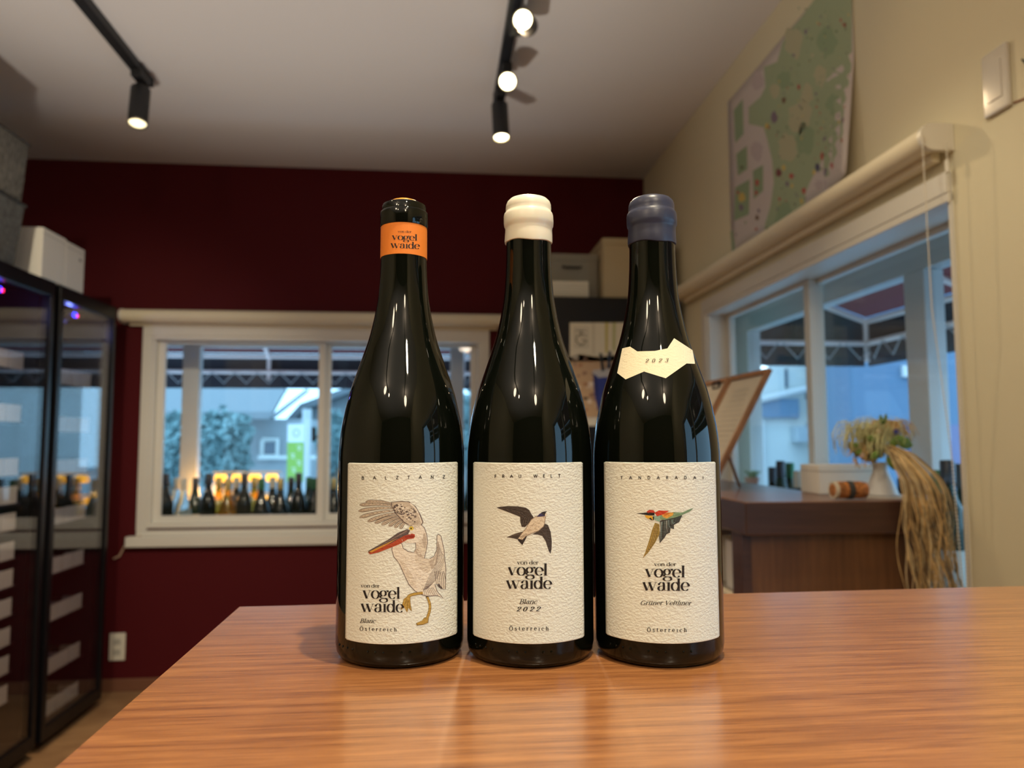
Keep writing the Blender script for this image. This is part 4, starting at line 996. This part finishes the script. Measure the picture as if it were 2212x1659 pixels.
# bouquet
bc = Vector((vx - .012, vy, zc + .112))
t = thing('dried_bouquet', 'bouquet of dried grass, green leaves and trailing raffia in the white vase', 'bouquet', (vx, vy, zc + .07))
M_raf = mat('raffia', (.64, .50, .28), .7, var=(30, .45)); M_grass = mat('pale_grass', (.66, .66, .36), .7, var=(40, .35)); M_or = mat('golden_fibre', (.68, .46, .20), .7, var=(40, .4))
M_leaf = mat('leaf_green', (.16, .27, .05), .5, var=(50, .3))
b = B()   # pale loops on the left half
for k in range(130):
    a = random.uniform(-.05, .03); y_ = vy + random.uniform(-.035, .03); top = random.uniform(.035, .062); out_ = random.uniform(.01, .035) * (-1 if random.random() < .7 else 1)
    p_ = Vector((bc.x + a, y_, bc.z + random.uniform(-.01, .02)))
    tube(b, [p_, p_ + Vector((out_ * .4, -.006, top * .8)), p_ + Vector((out_ * 1.1, -.010, top * .75)), p_ + Vector((out_ * 1.6, -.012, top * .2)), p_ + Vector((out_ * 1.5, -.010, -random.uniform(.0, .03)))], random.uniform(.0005, .0011), 4)
obj('grass_loops', b, M_grass, t, kind='stuff')
b = B()
for k in range(170):
    a = random.uniform(-.02, .055); p_ = Vector((bc.x + a * .7, vy + random.uniform(-.03, .03), bc.z + random.uniform(.01, .035)))
    tube(b, [p_, p_ + Vector((.012, -.004, .022)), p_ + Vector((.032, -.006, random.uniform(.012, .024))), p_ + Vector((.046, -.006, random.uniform(-.012, .006)))], random.uniform(.0004, .0009), 4)
for k in range(50):
    p_ = Vector((bc.x + random.uniform(-.055, -.01), vy + random.uniform(-.03, .02), bc.z + random.uniform(-.03, .01)))
    tube(b, [p_, p_ + Vector((random.uniform(-.014, .006), -.008, random.uniform(-.022, -.004)))], random.uniform(.0008, .0018), 4)
obj('golden_fibres', b, M_or, t, kind='stuff')
b = B()
for k in range(60):
    bmesh.ops.create_icosphere(b, subdivisions=1, radius=random.uniform(.006, .012), matrix=Matrix.Translation((bc.x + random.uniform(-.05, .04), vy + random.uniform(-.01, .03), bc.z + random.uniform(-.028, .03))))
obj('flower_heads', b, mat('dry_flower', (.40, .34, .14), .9, bump=(300, 1, .01), var=(120, .5)), t, kind='stuff')
def leaf(p, d, n_, L, w_):
    p, d, n_ = Vector(p), Vector(d).normalized(), Vector(n_); s = d.cross(n_).normalized(); b = B(); rows = []
    for i in range(6):
        f = i / 5; ww = w_ * sin(pi * min(1, f * .92 + .08)) ** .8 / 2; c_ = p + d * L * f + n_ * (.18 * L * (f - f * f)) 
        rows.append([b.verts.new(c_ - s * ww + n_ * ww * .3), b.verts.new(c_), b.verts.new(c_ + s * ww + n_ * ww * .3)])
    for A, C_ in zip(rows, rows[1:]):
        for k in range(2): b.faces.new((A[k], A[k + 1], C_[k + 1], C_[k]))
    return b
for (dx, dz, ex, ez, L, w_) in ((.020, .008, 1, .02, .040, .022), (.030, .004, 1, -.1, .034, .020), (.012, .000, .6, .5, .035, .018), (.005, -.025, .6, -.8, .036, .022), (.014, -.02, .5, -.9, .034, .016), (-.012, -.012, -.6, -.4, .03, .016), (-.004, .045, -.2, 1, .022, .010), (.000, .046, .3, 1, .024, .009), (-.05, -.012, -1, -.2, .018, .012), (-.058, -.002, -.8, .4, .015, .010), (-.02, .01, -.8, .3, .026, .014)):
    o = obj('leaf', leaf((bc.x + dx, vy - .036, bc.z + dz), (ex, -.1, ez), (0, -1, 0), L, w_), M_leaf, t, smooth=True)
    m = o.modifiers.new('thick', 'SOLIDIFY'); m.thickness = .0004
for (dx, dz, r_, c_) in ((-.052, -.020, .007, 'pink'), (.028, .030, .006, 'blue'), (-.01, .03, .006, 'pink')):
    b = B()
    for k in range(6): bmesh.ops.create_icosphere(b, subdivisions=1, radius=r_ * .5, matrix=Matrix.Translation((bc.x + dx + r_ * .5 * cos(k), vy - .036, bc.z + dz + r_ * .5 * sin(k))))
    obj('blossom', b, mat('blossom_' + c_, (.7, .5, .38) if c_ == 'pink' else (.08, .08, .3), .7), t, smooth=True)
# trailing raffia, falling over the counter edge towards the room
for half in range(3):
  b = B()
  for k in range(25):
    f = random.random(); s_ = Vector((bc.x + .006 + random.uniform(-.005, .010), vy - .030 + random.uniform(-.006, .006), bc.z - .006 + random.uniform(-.010, .010)))
    drop = random.uniform(.13, .34); j1 = random.uniform(-.006, .006)
    q = [s_, Vector((s_.x + .002 + .034 * f, vy - .045, bc.z - .008 - .010 * (1 - f))), Vector((s_.x - .006 + .062 * f + j1, vy - .065, bc.z - .036)), Vector((s_.x - .014 + .082 * f + j1, 1.422 - .010 * random.random(), zc + .040)), Vector((s_.x - .020 + .098 * f, 1.416 - .012 * random.random(), zc + .002))]
    xe = q[-1].x; ph = random.uniform(0, 6.28); am = random.uniform(.002, .007); n = 8; y_ = 1.405 + .018 * random.random()
    for i in range(1, n + 1):
        q.append(Vector((xe + am * sin(ph + i * 1.1) - am * sin(ph) + (.030 + .004 * (f - .5)) * i / n * min(1, drop / .3) + (.022 * sin(pi * i / n) * (1 if k % 2 else -1) if k % 9 == 0 else 0), y_ - .006 * sin(i + ph), zc - drop * i / n)))
    q2 = []
    for a_, c_ in zip(q, q[1:]): q2 += [a_, a_.lerp(c_, .5)]
    q2.append(q[-1]); q3 = [q2[0]] + [(q2[i - 1] + q2[i] * 2 + q2[i + 1]) / 4 for i in range(1, len(q2) - 1)] + [q2[-1]]
    tube(b, q3, random.uniform(.0007, .0017), 5)
  obj('raffia_strands', b, [M_raf, M_or, mat('raffia_dark', (.30, .20, .09), .75, var=(30, .4))][half], t, kind='stuff', smooth=True)

# menu stands
M_sw = woodmat('stand_wood', (.17, .075, .03), (.30, .14, .06), 12, (6, 6, 1.2), .45)
def menu(yn, yf, label, clip=False):
    """a sheet in a thin wooden frame, leaning back towards the window"""
    bt, tp_ = Vector((.655, 0, zc + .001)), Vector((.818, 0, 1.316))
    up = (tp_ - bt); L = up.length; u = up.normalized(); nrm = Vector((-u.z, 0, u.x))
    t = thing('menu_stand', label, 'menu stand', (.70, (yn + yf) / 2, zc))
    def slab(y0, y1, l0, l1, d0, d1):
        b = B(); P = [bt + u * l0 + nrm * d0, bt + u * l1 + nrm * d0, bt + u * l1 + nrm * d1, bt + u * l0 + nrm * d1]
        return prism(b, [Vector((p.x, y0, p.z)) for p in P], (0, y1 - y0, 0))
    obj('stile', slab(yn, yn + .013, 0, L, -.006, .006), M_sw, t); obj('stile', slab(yf - .013, yf, 0, L, -.006, .006), M_sw, t)
    obj('rail', slab(yn + .0132, yf - .0132, L - .014, L, -.006, .006), M_sw, t); obj('rail', slab(yn + .0132, yf - .0132, .02, .034, -.006, .006), M_sw, t)
    sh_ = obj('menu_sheet', slab(yn + .0133, yf - .0133, .0342, L - .0142, -.003, .001), mat('menu_paper', (.48, .43, .36), .25), t)
    b = B()
    for k in range(15):
        l_ = L - .055 - k * .015 ; wd = random.uniform(.06, .10) if k > 2 else .05
        P = slab((yn + yf) / 2 - wd, (yn + yf) / 2 + wd, l_, l_ + (.003 if k > 2 else .006), .0011, .0014)
        me_ = bpy.data.meshes.new('tmp'); P.to_mesh(me_); b.from_mesh(me_); P.free(); bpy.data.meshes.remove(me_)
    obj('printed_lines', b, mat('menu_ink', (.30, .27, .23), .6), sh_)
    m_ = bt + u * L * .30 - nrm * .006
    obj('prop_leg', tube(B(), [Vector((m_.x + .006, yn + .03, m_.z)), Vector((.768, yn + .092, zc + .004))], .0042, 8), M_sw, t, smooth=True)
    if clip:
        c_ = bt + u * (L - .012) + nrm * .008
        obj('clip', tube(B(), [Vector((c_.x, yn + .05, c_.z)), Vector((c_.x - .002, yn + .05, c_.z - .018)), Vector((c_.x - .002, yn + .10, c_.z - .018)), Vector((c_.x, yn + .10, c_.z)), Vector((c_.x, yn + .05, c_.z))], .003, 6), M_black, t)
menu(1.755, 2.00, 'leaning wooden menu stand on the counter just right of the third bottle')
menu(2.012, 2.26, 'leaning menu sheet with a dark clip behind the nearer menu stand', True)

# ------------------------------------------------------------------ bottles in the display bays
FOILS = [mat('foil_dark', (.05, .05, .06), .3, .4), mat('foil_gold', (.5, .36, .14), .35, .7), mat('foil_cream', (.62, .58, .50), .4), mat('foil_green', (.03, .14, .06), .35, .3)]
def std_bottle(loc, label, group, m, foil, tall=False, hasl=True):
    x, y, z = loc; t = thing('wine_bottle', label, 'bottle', loc, group)
    if tall: pr = [(.030, 0), (.0365, .003), (.0375, .01), (.0375, .17), (.036, .19), (.030, .212), (.020, .232), (.0155, .25), (.014, .27), (.014, .31), (.0155, .312), (.0155, .322), (.013, .325)]
    else: pr = [(.030, 0), (.039, .003), (.041, .01), (.041, .12), (.039, .14), (.033, .172), (.025, .194), (.018, .222), (.015, .25), (.0142, .285), (.0155, .287), (.0155, .297), (.013, .299)]
    obj('glass_body', lathe(B(), pr, x, y, z, 20), m, t, smooth=True)
    zt = pr[-1][1]
    obj('capsule', lathe(B(), [(.0162, zt - .055), (.0162, zt - .004), (.014, zt + .001)], x, y, z, 16), foil, t, smooth=True)
    if hasl: obj('label', lathe(B(), [(pr[3][0] + .0004, .030), (pr[3][0] + .0004, .119)], x, y, z, 20, False, False), mat('bay_label', (.70, .68, .62), .6), t, smooth=True)
    return t
prot = {}
def place(loc, kind, label, group):
    key = kind
    if key in prot: o = dup(prot[key], loc, label, group); return o
    m = {'d': M_bdark, 'g': M_bgreen, 'a': M_bamber, 'c': M_bclear}[kind[0]]
    foil = FOILS[int(kind[1])]; prot[key] = std_bottle(loc, label, group, m, foil, kind[2] == 't'); return prot[key]
GB = 'bottles on display in the bay outside the back window'
LB_ = {'d': 'dark bottle', 'g': 'green bottle', 'a': 'glowing amber bottle', 'c': 'clear pale bottle'}
spots_ = [(360, 3.82, 'd0t'), (347, 3.92, 'g3t'), (384, 3.94, 'c2s'), (398, 3.80, 'c2s'), (424, 3.86, 'g0s'), (452, 3.83, 'd0t'), (474, 3.90, 'a1s'), (494, 3.84, 'a1s'), (512, 3.93, 'd2s'), (529, 3.82, 'd0t'), (551, 3.92, 'a1s'), (566, 3.84, 'd3s'), (590, 3.93, 'd2s'), (607, 3.82, 'd1s'), (630, 3.92, 'g0s'), (646, 3.83, 'd0t'), (668, 3.92, 'g3s'), (680, 3.85, 'd3s'), (708, 3.90, 'g3t'), (722, 3.84, 'd1s'), (745, 3.9, 'g0s'), (775, 3.86, 'd0s'), (808, 3.9, 'd2s'), (860, 3.86, 'g0t'), (900, 3.9, 'd0s'), (940, 3.88, 'c2s'), (985, 3.86, 'd2s'), (1015, 3.9, 'g0t')]
def lbl(kind, i, n, where):
    base = {'d0t': 'tall dark bottle with black foil', 'g3t': 'tall green bottle with green foil', 'c2s': 'clear glass bottle with pale foil', 'g0s': 'green bottle with black foil', 'a1s': 'glowing amber bottle with gold foil', 'd2s': 'dark bottle with cream foil', 'd3s': 'dark bottle with green foil', 'd1s': 'dark bottle with gold foil', 'g3s': 'short green bottle with green foil', 'g0t': 'tall green bottle with black foil', 'd0s': 'squat dark bottle with black foil'}[kind]
    return base
seen = {}; ords = ['first', 'second', 'third', 'fourth', 'fifth', 'sixth']
for i_, (px, y, kd) in enumerate(sorted(spots_)):
    y = 3.768 if i_ % 2 else 3.882
    p = at(1, px, 1000, y); k = seen.get(kd, 0); seen[kd] = k + 1
    place((p.x, y, .6552), kd, '%s, %s such from the left in the back window' % (lbl(kd, 0, 0, 0), ords[k]), GB)
GR_ = 'bottles on display in the bay outside the right window'
seen = {}; seenr = []
for px, x, kd, lift in ((1668, 1.27, 'd0s', 0), (1686, 1.20, 'g0s', .03), (1706, 1.28, 'g3s', .02), (1724, 1.20, 'd2s', 0), (1745, 1.28, 'd0s', .0), (1786, 1.24, 'g0s', .0), (1835, 1.27, 'd0s', 0), (1950, 1.28, 'g0s', .0), (1985, 1.20, 'd0s', 0), (2024, 1.27, 'g3t', .0), (2046, 1.19, 'g0t', .03), (2078, 1.25, 'g0t', .02)):
    p = at(0, px, 1000, x); k = seen.get(kd, 0); seen[kd] = k + 1
    if p.y > 3.2 or p.y < 1.08: continue
    if lift > 0:
      tag(obj('display_riser', bx(x - .045, p.y - .045, .7352, x + .045, p.y + .045, .735 + lift, bev=.002), M_outw), 'white riser block under the %s in the right bay' % (['green bottle with black foil', 'green-foiled bottle', 'tall green bottle', 'tall green bottle nearest the camera'][len(seenr)]), 'riser')
    if lift > 0: seenr.append(1)
    z_ = .7355 + max(0, lift)
    place((x, p.y, z_), kd, '%s, %s such from the far end of the right bay' % (lbl(kd, 0, 0, 0), ords[k]), GR_)
# terracotta pot on the far end of the brown counter
q = at(2, 1624, 1046, zc); 
t = thing('terracotta_pot', 'tiny terracotta pot with a green tuft near the far end of the right bay', 'plant pot', (1.22, 2.98, .7355))
p = at(0, 1624, 1036, 1.20)
obj('riser', bx(1.165, p.y - .035, .7355, 1.235, p.y + .035, .945, bev=.002), M_outw, t)
obj('pot', lathe(B(), [(.020, .946), (.026, .985), (.028, .986), (.028, .995), (.022, .995)], 1.20, p.y, 0, 20), mat('terracotta', (.50, .22, .14), .8), t, smooth=True)
b = B()
for k in range(26): tube(b, [(1.20 + random.uniform(-.01, .01), p.y + random.uniform(-.01, .01), .99), (1.20 + random.uniform(-.03, .03), p.y + random.uniform(-.03, .03), 1.02)], .0015, 4)
obj('tuft', b, M_leaf, t, kind='stuff')
# warm light bars glowing between the bottles of the back bay
def lightbar(px0, px1, pz, y, label):
    a = at(1, px0, pz, y); c_ = at(1, px1, pz, y); t = thing('light_bar', label, 'lamp', ((a.x + c_.x) / 2, y, .6552))
    n = max(2, round((c_.x - a.x) / .085))
    obj('stand_foot', bx((a.x + c_.x) / 2 - .05, y - .012, .6553, (a.x + c_.x) / 2 + .05, y + .012, .665, bev=.002), M_outw, t)
    obj('bar', bx(a.x, y + .012, a.z + .026, c_.x, y + .02, a.z + .034, bev=.001), M_outw, t)
    obj('upright', bx((a.x + c_.x) / 2 - .006, y + .012, .664, (a.x + c_.x) / 2 + .006, y + .02, a.z + .034), M_outw, t)
    for k in range(n):
        xc = a.x + (c_.x - a.x) * (k + .5) / n; hw = (c_.x - a.x) / n * .34; b = B()
        pts = [(xc - hw, y, a.z), (xc - hw * .85, y, a.z), (xc + hw * .85, y, a.z), (xc + hw, y, a.z)]
        tube(b, pts, [.012, .020, .020, .012], 14); obj('bulb', b, M_lamp, t, smooth=True, label='glowing amber bulb')
lightbar(458, 606, 1033, 3.925, 'row of glowing amber bulbs behind the bottles in the back window, upper')
lightbar(455, 590, 1080, 3.972, 'row of glowing amber bulbs behind the bottles in the back window, lower')
l = bpy.data.lights.new('warm_bulb_light', 'POINT'); l.energy = 1.6; l.color = (1, .5, .12); l.shadow_soft_size = .03
o = bpy.data.objects.new('warm_bulb_light', l); COL.objects.link(o); p = at(1, 440, 1060, 3.93); o.location = p

# ------------------------------------------------------------------ awnings outside
M_tubew = mat('awning_tube', (.85, .70, .70), .45)
def fabricmat():
    m = bpy.data.materials.new('awning_fabric'); m.use_nodes = True; nt = m.node_tree; b_ = nt.nodes['Principled BSDF']
    b_.inputs['Base Color'].default_value = (.10, .045, .060, 1); b_.inputs['Roughness'].default_value = .85
    tr = nt.nodes.new('ShaderNodeBsdfTranslucent'); tr.inputs[0].default_value = (.36, .17, .17, 1); mx = nt.nodes.new('ShaderNodeMixShader'); mx.inputs[0].default_value = .6
    o_ = nt.nodes['Material Output']; nt.links.new(b_.outputs[0], mx.inputs[1]); nt.links.new(tr.outputs[0], mx.inputs[2]); nt.links.new(mx.outputs[0], o_.inputs[0]); return m
M_fab = fabricmat(); M_val = mat('awning_valance', (.030, .026, .036), .9)
zF, zL, zV = 1.683, 1.582, 1.478
t = thing('awning', 'dark maroon awning with white tube frame over the back window', 'awning', (-.7, 4.5, 1.47))
ya, yb = 4.06, 4.85; xa, xb = -3.0, 1.0; zw = zF + (yb - ya) * .4
obj('canopy', prism(B(), [(xa, ya, zw), (xa, yb, zF + .02), (xa, yb, zF + .026), (xa, ya, zw + .006)], (xb - xa, 0, 0)), M_fab, t)
obj('valance', bx(xa, yb + .02, zV, xb, yb + .026, zF + .02), M_val, t)
for (y, z) in ((yb, zF), (yb, zL), (4.46, zF + .156 - .02)): obj('cross_tube', cyl(B(), (xa, y, z), (xb, y, z), .0135, 10), M_tubew, t, smooth=True)
for px in (150, 581, 1000):
    x = at(1, px, 790, yb).x; obj('rafter', tube(B(), [(x, ya, zw - .02), (x, yb, zF), (x, yb + .004, zL - .05)], .013, 10), M_tubew, t, smooth=True)
b = B(); k = 0
x = xa
while x < xb: tube(b, [(x, yb - .012, zL), (x + .075, yb - .012, zL - .075), (x + .14, yb - .012, zL)], .0035, 5); x += .14
obj('lacing', b, mat('lacing_cord', (.42, .40, .42), .7), t)
t = thing('awning', 'dark maroon awning with white tube frame over the right window', 'awning', (1.7, 2.2, 1.47))
xw, xf = 1.395, 1.955; ye, yn = 3.20, -.9; zw = zF + (xf - xw) * .4
obj('canopy', prism(B(), [(xw, yn, zw), (xf, yn, zF + .02), (xf, yn, zF + .026), (xw, yn, zw + .006)], (0, ye - yn, 0)), M_fab, t)
obj('end_valance', prism(B(), [(xw, ye + .02, zV), (xf, ye + .02, zV), (xf, ye + .02, zF + .02), (xw, ye + .02, zw + .004)], (0, .005, 0)), M_val, t)
obj('valance', bx(xf + .016, yn, zV, xf + .022, ye + .02, zF + .02), M_val, t)
for z in (zF, zL): obj('cross_tube', cyl(B(), (xf, yn, z), (xf, ye, z), .0135, 10), M_tubew, t, smooth=True)
for z in (zL,): obj('cross_tube', cyl(B(), (xw, ye, z), (xf, ye, z), .0125, 10), M_tubew, t, smooth=True)
for y in (ye, 2.5, 1.8, 1.1, .4): obj('rafter', tube(B(), [(xw, y, zw - .02), (xf, y, zF), ] , .0135, 10), M_tubew, t, smooth=True)
obj('corner_post', cyl(B(), (xf, ye, zF), (xf, ye, zV + .02), .0125, 10), M_tubew, t, smooth=True)
b = B(); y = ye
while y > .2: tube(b, [(xf - .012, y, zL), (xf - .012, y - .075, zL - .075), (xf - .012, y - .14, zL)], .0035, 5); y -= .14
x = xw
while x < xf - .1: tube(b, [(x, ye - .012, zL), (x + .07, ye - .012, zL - .075), (x + .13, ye - .012, zL)], .0035, 5); x += .15
obj('lacing', b, mat('lacing_cord'), t)

# ------------------------------------------------------------------ street outside
tag(obj('street', bx(-30, 4.9, -.45, 30, 45, -.35), mat('asphalt', (.30, .32, .34), .8)), 'grey street surface outside beyond the windows', 'street', kind='structure')
tag(obj('street', bx(W + .25, -20, -.45, 30, 4.9, -.35), mat('asphalt')), 'grey street surface outside beyond the right window', 'street', kind='structure')
M_roof = mat('roof_tiles_grey', (.155, .18, .20), .7, bump=(6, .5, .05, (8, 1, 1))); M_hw = mat('house_wall_pale', (.33, .36, .38), .8); M_hw2 = mat('house_wall_white', (.70, .72, .70), .8); M_dkw = mat('house_window_dark', (.10, .13, .17), .2)
def pxy(px, py, y): return at(1, px, py, y)
def facade(bm, pts, y, d, mi=0): return prism(bm, [tuple(pxy(px, py, y)) for px, py in pts], (0, d, 0), mi)
# house straight behind the back window
Y1 = 12.0
t = thing('house', 'pale house with a broad grey roof seen through the back window', 'house', tuple(pxy(600, 1100, Y1)))
g0 = pxy(585, 905, Y1); z_g = -.35
wl = pxy(510, 905, Y1 + 1); wr = pxy(668, 880, Y1 + 1)
obj('wall', bx(-12.0, Y1 + 1.0, z_g, wr.x, Y1 + 3.4, pxy(600, 905, Y1 + 1).z), M_hw, t)
e0 = pxy(250, 918, Y1); e1 = pxy(585, 905, Y1); r1 = pxy(618, 846, Y1 + 3); r0 = pxy(150, 846, Y1 + 3)
b = B(); prism(b, [(-13, e1.y, e1.z), (e1.x, e1.y, e1.z), (r1.x, r1.y, r1.z), (-13, r1.y, r1.z)], (0, .1, .12)); obj('roof', b, M_roof, t)
for k in range(24):   # ridges of the roof
    x = -9 + k * .42
    if x > e1.x: break
    obj('roof_ridge', prism(B(), [(x, e1.y - .02, e1.z), (x + .06, e1.y - .02, e1.z), (x + .06, r1.y - .02, r1.z), (x, r1.y - .02, r1.z)], (0, -.04, .04)), M_roof, t)
q0 = pxy(568, 950, Y1 + .98); q1 = pxy(600, 985, Y1 + .98)
wn = obj('window', bx(q0.x, Y1 + .93, q1.z, q1.x, Y1 + .99, q0.z, bev=.01), M_dkw, t)
obj('window_frame', tube(B(), [(q0.x, Y1 + .92, q0.z), (q1.x, Y1 + .92, q0.z), (q1.x, Y1 + .92, q1.z), (q0.x, Y1 + .92, q1.z), (q0.x, Y1 + .92, q0.z)], .04, 4), M_hw2, wn)
b = B(); q0 = pxy(560, 988, Y1 + .9)
obj('balcony_rail', bx(q0.x, Y1 + .8, q0.z - .03, q0.x + 1.1, Y1 + .84, q0.z + .03), M_hw2, t)
# gabled house to its right
Y2 = 16.0
t = thing('house', 'gabled house with a sloping roof behind the green banner', 'house', tuple(pxy(680, 1100, Y2)))
b = B(); facade(b, [(608, 925), (655, 872), (760, 845), (860, 905), (860, 1150), (608, 1150)], Y2, 4); obj('wall', b, M_hw, t)
b = B(); facade(b, [(600, 925), (648, 872), (760, 832), (870, 905), (870, 917), (760, 846), (655, 886), (606, 936)], Y2 - .4, 5); obj('roof', b, M_roof, t)
# third house between the middle bottles
t = thing('house', 'pale blue house seen between the left and middle bottles', 'house', tuple(pxy(1000, 1100, 14)))
b = B(); facade(b, [(880, 900), (1080, 890), (1080, 1150), (880, 1150)], 14, 4); obj('wall', b, M_hw, t)
b = B(); facade(b, [(860, 905), (960, 850), (1100, 880), (1100, 896), (960, 864), (870, 915)], 13.7, 4.6); obj('roof', b, M_roof, t)
# trees
def tree(px, py, y, rx, rz, seed, label, gz=-.35):
    random.seed(seed); c_ = pxy(px, py, y); t = thing('street_tree', label, 'tree', (c_.x, y, gz))
    s = y / F
    b = B(); obj('trunk', tube(b, [(c_.x, y, gz), (c_.x + .05, y, c_.z * .5), (c_.x, y, c_.z)], [.12, .09, .05], 8), mat('bark', (.12, .10, .08), .9), t)
    b = B()
    for k in range(5000):
        a = random.uniform(0, 2 * pi); e = math.acos(random.uniform(-1, 1)); q_ = (.45 + .55 * random.random()) * (1 + .18 * sin(3 * a + seed) + .12 * sin(5 * e + seed))
        p_ = Vector((c_.x + rx * s * q_ * sin(e) * cos(a), y + rx * s * .8 * q_ * sin(e) * sin(a), c_.z + rz * s * q_ * cos(e)))
        u_ = Vector((random.gauss(0, 1), random.gauss(0, 1), random.gauss(0, 1))).normalized(); v_ = u_.cross(Vector((random.random(), random.random(), random.random()))).normalized(); L_ = .055
        b.faces.new([b.verts.new(p_ + u_ * L_), b.verts.new(p_ + v_ * L_ * .5), b.verts.new(p_ - u_ * L_), b.verts.new(p_ - v_ * L_ * .5)])
    obj('crown', b, mat('tree_leaves', (.24, .36, .37), .8, var=(1.5, .3)), t, kind='stuff')
tree(478, 968, 8.2, 62, 78, 3, 'bushy green tree in the middle of the back window')
tree(372, 975, 8.8, 50, 75, 5, 'bushy green tree at the left end of the back window')
tree(722, 960, 9.0, 40, 60, 8, 'green tree partly behind the left bottle')
tree(1012, 930, 9.5, 40, 75, 9, 'green tree seen between the left and middle bottles')
random.seed(11)
# banner
Y3 = 7.5
t = thing('street_banner', 'light green upright banner with white top and white lettering', 'banner', tuple(pxy(640, 1050, Y3)))
q0, q1, q2 = pxy(621, 955, Y3), pxy(655, 1040, Y3), pxy(621, 916, Y3)
obj('pole', cyl(B(), (q1.x + .03, Y3, -.35), (q1.x + .03, Y3, q2.z + .05), .012, 8), M_outw, t)
obj('green_cloth', bx(q0.x, Y3 - .003, q1.z, q1.x, Y3 + .003, q0.z), mat('banner_green', (.28, .46, .08), .7), t, label='light green cloth')
obj('white_top', bx(q0.x, Y3 - .003, q0.z, q1.x, Y3 + .003, q2.z), mat('banner_white', (.74, .76, .80), .7), t, label='white upper part')
def bsf(px, py, eps): return at(1, px, py, Y3 - .004 - eps)
it = []
for (x, y) in ((646, 968), (632, 985), (645, 1000), (634, 1015), (646, 1028)):
    for q in ribbon([(x - 4, y - 4), (x + 4, y - 4), (x - 2, y + 4), (x + 5, y + 4)], lambda i, dx, dy: 2.2): it.append((0, (238, 240, 230), q))
for q in ribbon(arc(640, 935, 7, 8, 0, 360, 12), lambda i, dx, dy: 2): it.append((0, (130, 140, 170), q))
printed('banner_print', t, bsf, it, M_flat, cell=(0, 0), eps0=.001)
# utility pole
q = pxy(663, 900, 10)
tag(obj('utility_pole', cyl(B(), (q.x, 10, -.35), (q.x, 10, q.z + .1), .06, 10), mat('concrete_pale', (.55, .58, .60), .8)), 'thin pale pole standing right of the green banner', 'pole')

# white building and blue building through the right window
XR = 4.2
def pr(px, py, x): return at(0, px, py, x)
Y4 = 8.0
t = thing('white_building', 'white building with a blue sign seen through the right window', 'building', tuple(pxy(1690, 1100, Y4)))
a = pxy(1560, 700, Y4); c_ = pxy(1832, 1100, Y4)
obj('wall', bx(a.x - 1.0, Y4, -.35, c_.x, Y4 + 3, 3.2), M_hw2, t)
obj('corner_pilaster', bx(pxy(1815, 900, Y4).x, Y4 - .10, -.35, c_.x, Y4 - .001, 3.2), M_outw, t)
def onf(name, px0, py0, px1, py1, d, m, par=t, y=Y4, **k):
    p_, q_ = pxy(px0, py0, y), pxy(px1, py1, y); return obj(name, bx(p_.x, y - d, q_.z, q_.x, y - .001, p_.z, bev=.005), m, par, **k)
onf('sign_board', 1633, 862, 1720, 903, .08, mat('sign_blue', (.15, .25, .37), .6), label='plain blue sign board')
onf('slit_window', 1694, 797, 1700, 838, .03, M_dkw)
b = B(); p_, q_ = pxy(1632, 866, Y4 - .1), pxy(1775, 833, Y4 - .1)
obj('gutter', tube(b, [p_, q_], .04, 8), M_outw, t)
onf('meter_box', 1706, 922, 1730, 955, .18, mat('meter_grey', (.45, .50, .54), .5))
onf('wall_panel', 1738, 912, 1754, 944, .05, mat('meter_grey'))
onf('downpipe', 1642, 905, 1650, 1050, .06, M_outw)
onf('small_window', 1738, 845, 1746, 862, .04, M_dkw)
t2 = thing('blue_building', 'blue-grey building with dark lower panels seen through the right window', 'building', tuple(pxy(1990, 1100, 7.0)))
M_blue = mat('blue_siding', (.115, .19, .295), .75)
a = pxy(1838, 700, 7.0)
obj('wall', bx(a.x, 7.0, -.35, a.x + 6.5, 7.85, 4.5), M_blue, t2)
onf('upper_window', 1945, 790, 1985, 815, .05, M_outw, t2, 7.0)
onf('lower_panel', 1960, 918, 2000, 1000, .04, mat('panel_purple', (.18, .17, .30), .7), t2, 7.0)
onf('lower_panel', 2016, 918, 2090, 1005, .04, mat('panel_purple'), t2, 7.0)
p_ = pxy(1647, 797, 6.0)
t = thing('street_lamp', 'small bright oval street lamp beside the white building', 'street lamp', (p_.x, 6.0, -.35))
obj('pole', cyl(B(), (p_.x - .07, 6.0, -.35), (p_.x - .07, 6.0, p_.z), .015, 8), M_outw, t)
b = B(); bmesh.ops.create_uvsphere(b, u_segments=16, v_segments=10, radius=.05, matrix=Matrix.Translation(p_) @ Matrix.Diagonal((1.1, .6, .55, 1)))
obj('lamp_head', b, mat('street_lamp_glow', (1, 1, 1), .5, emit=(.75, .95, 1), es=2.0), t, smooth=True)
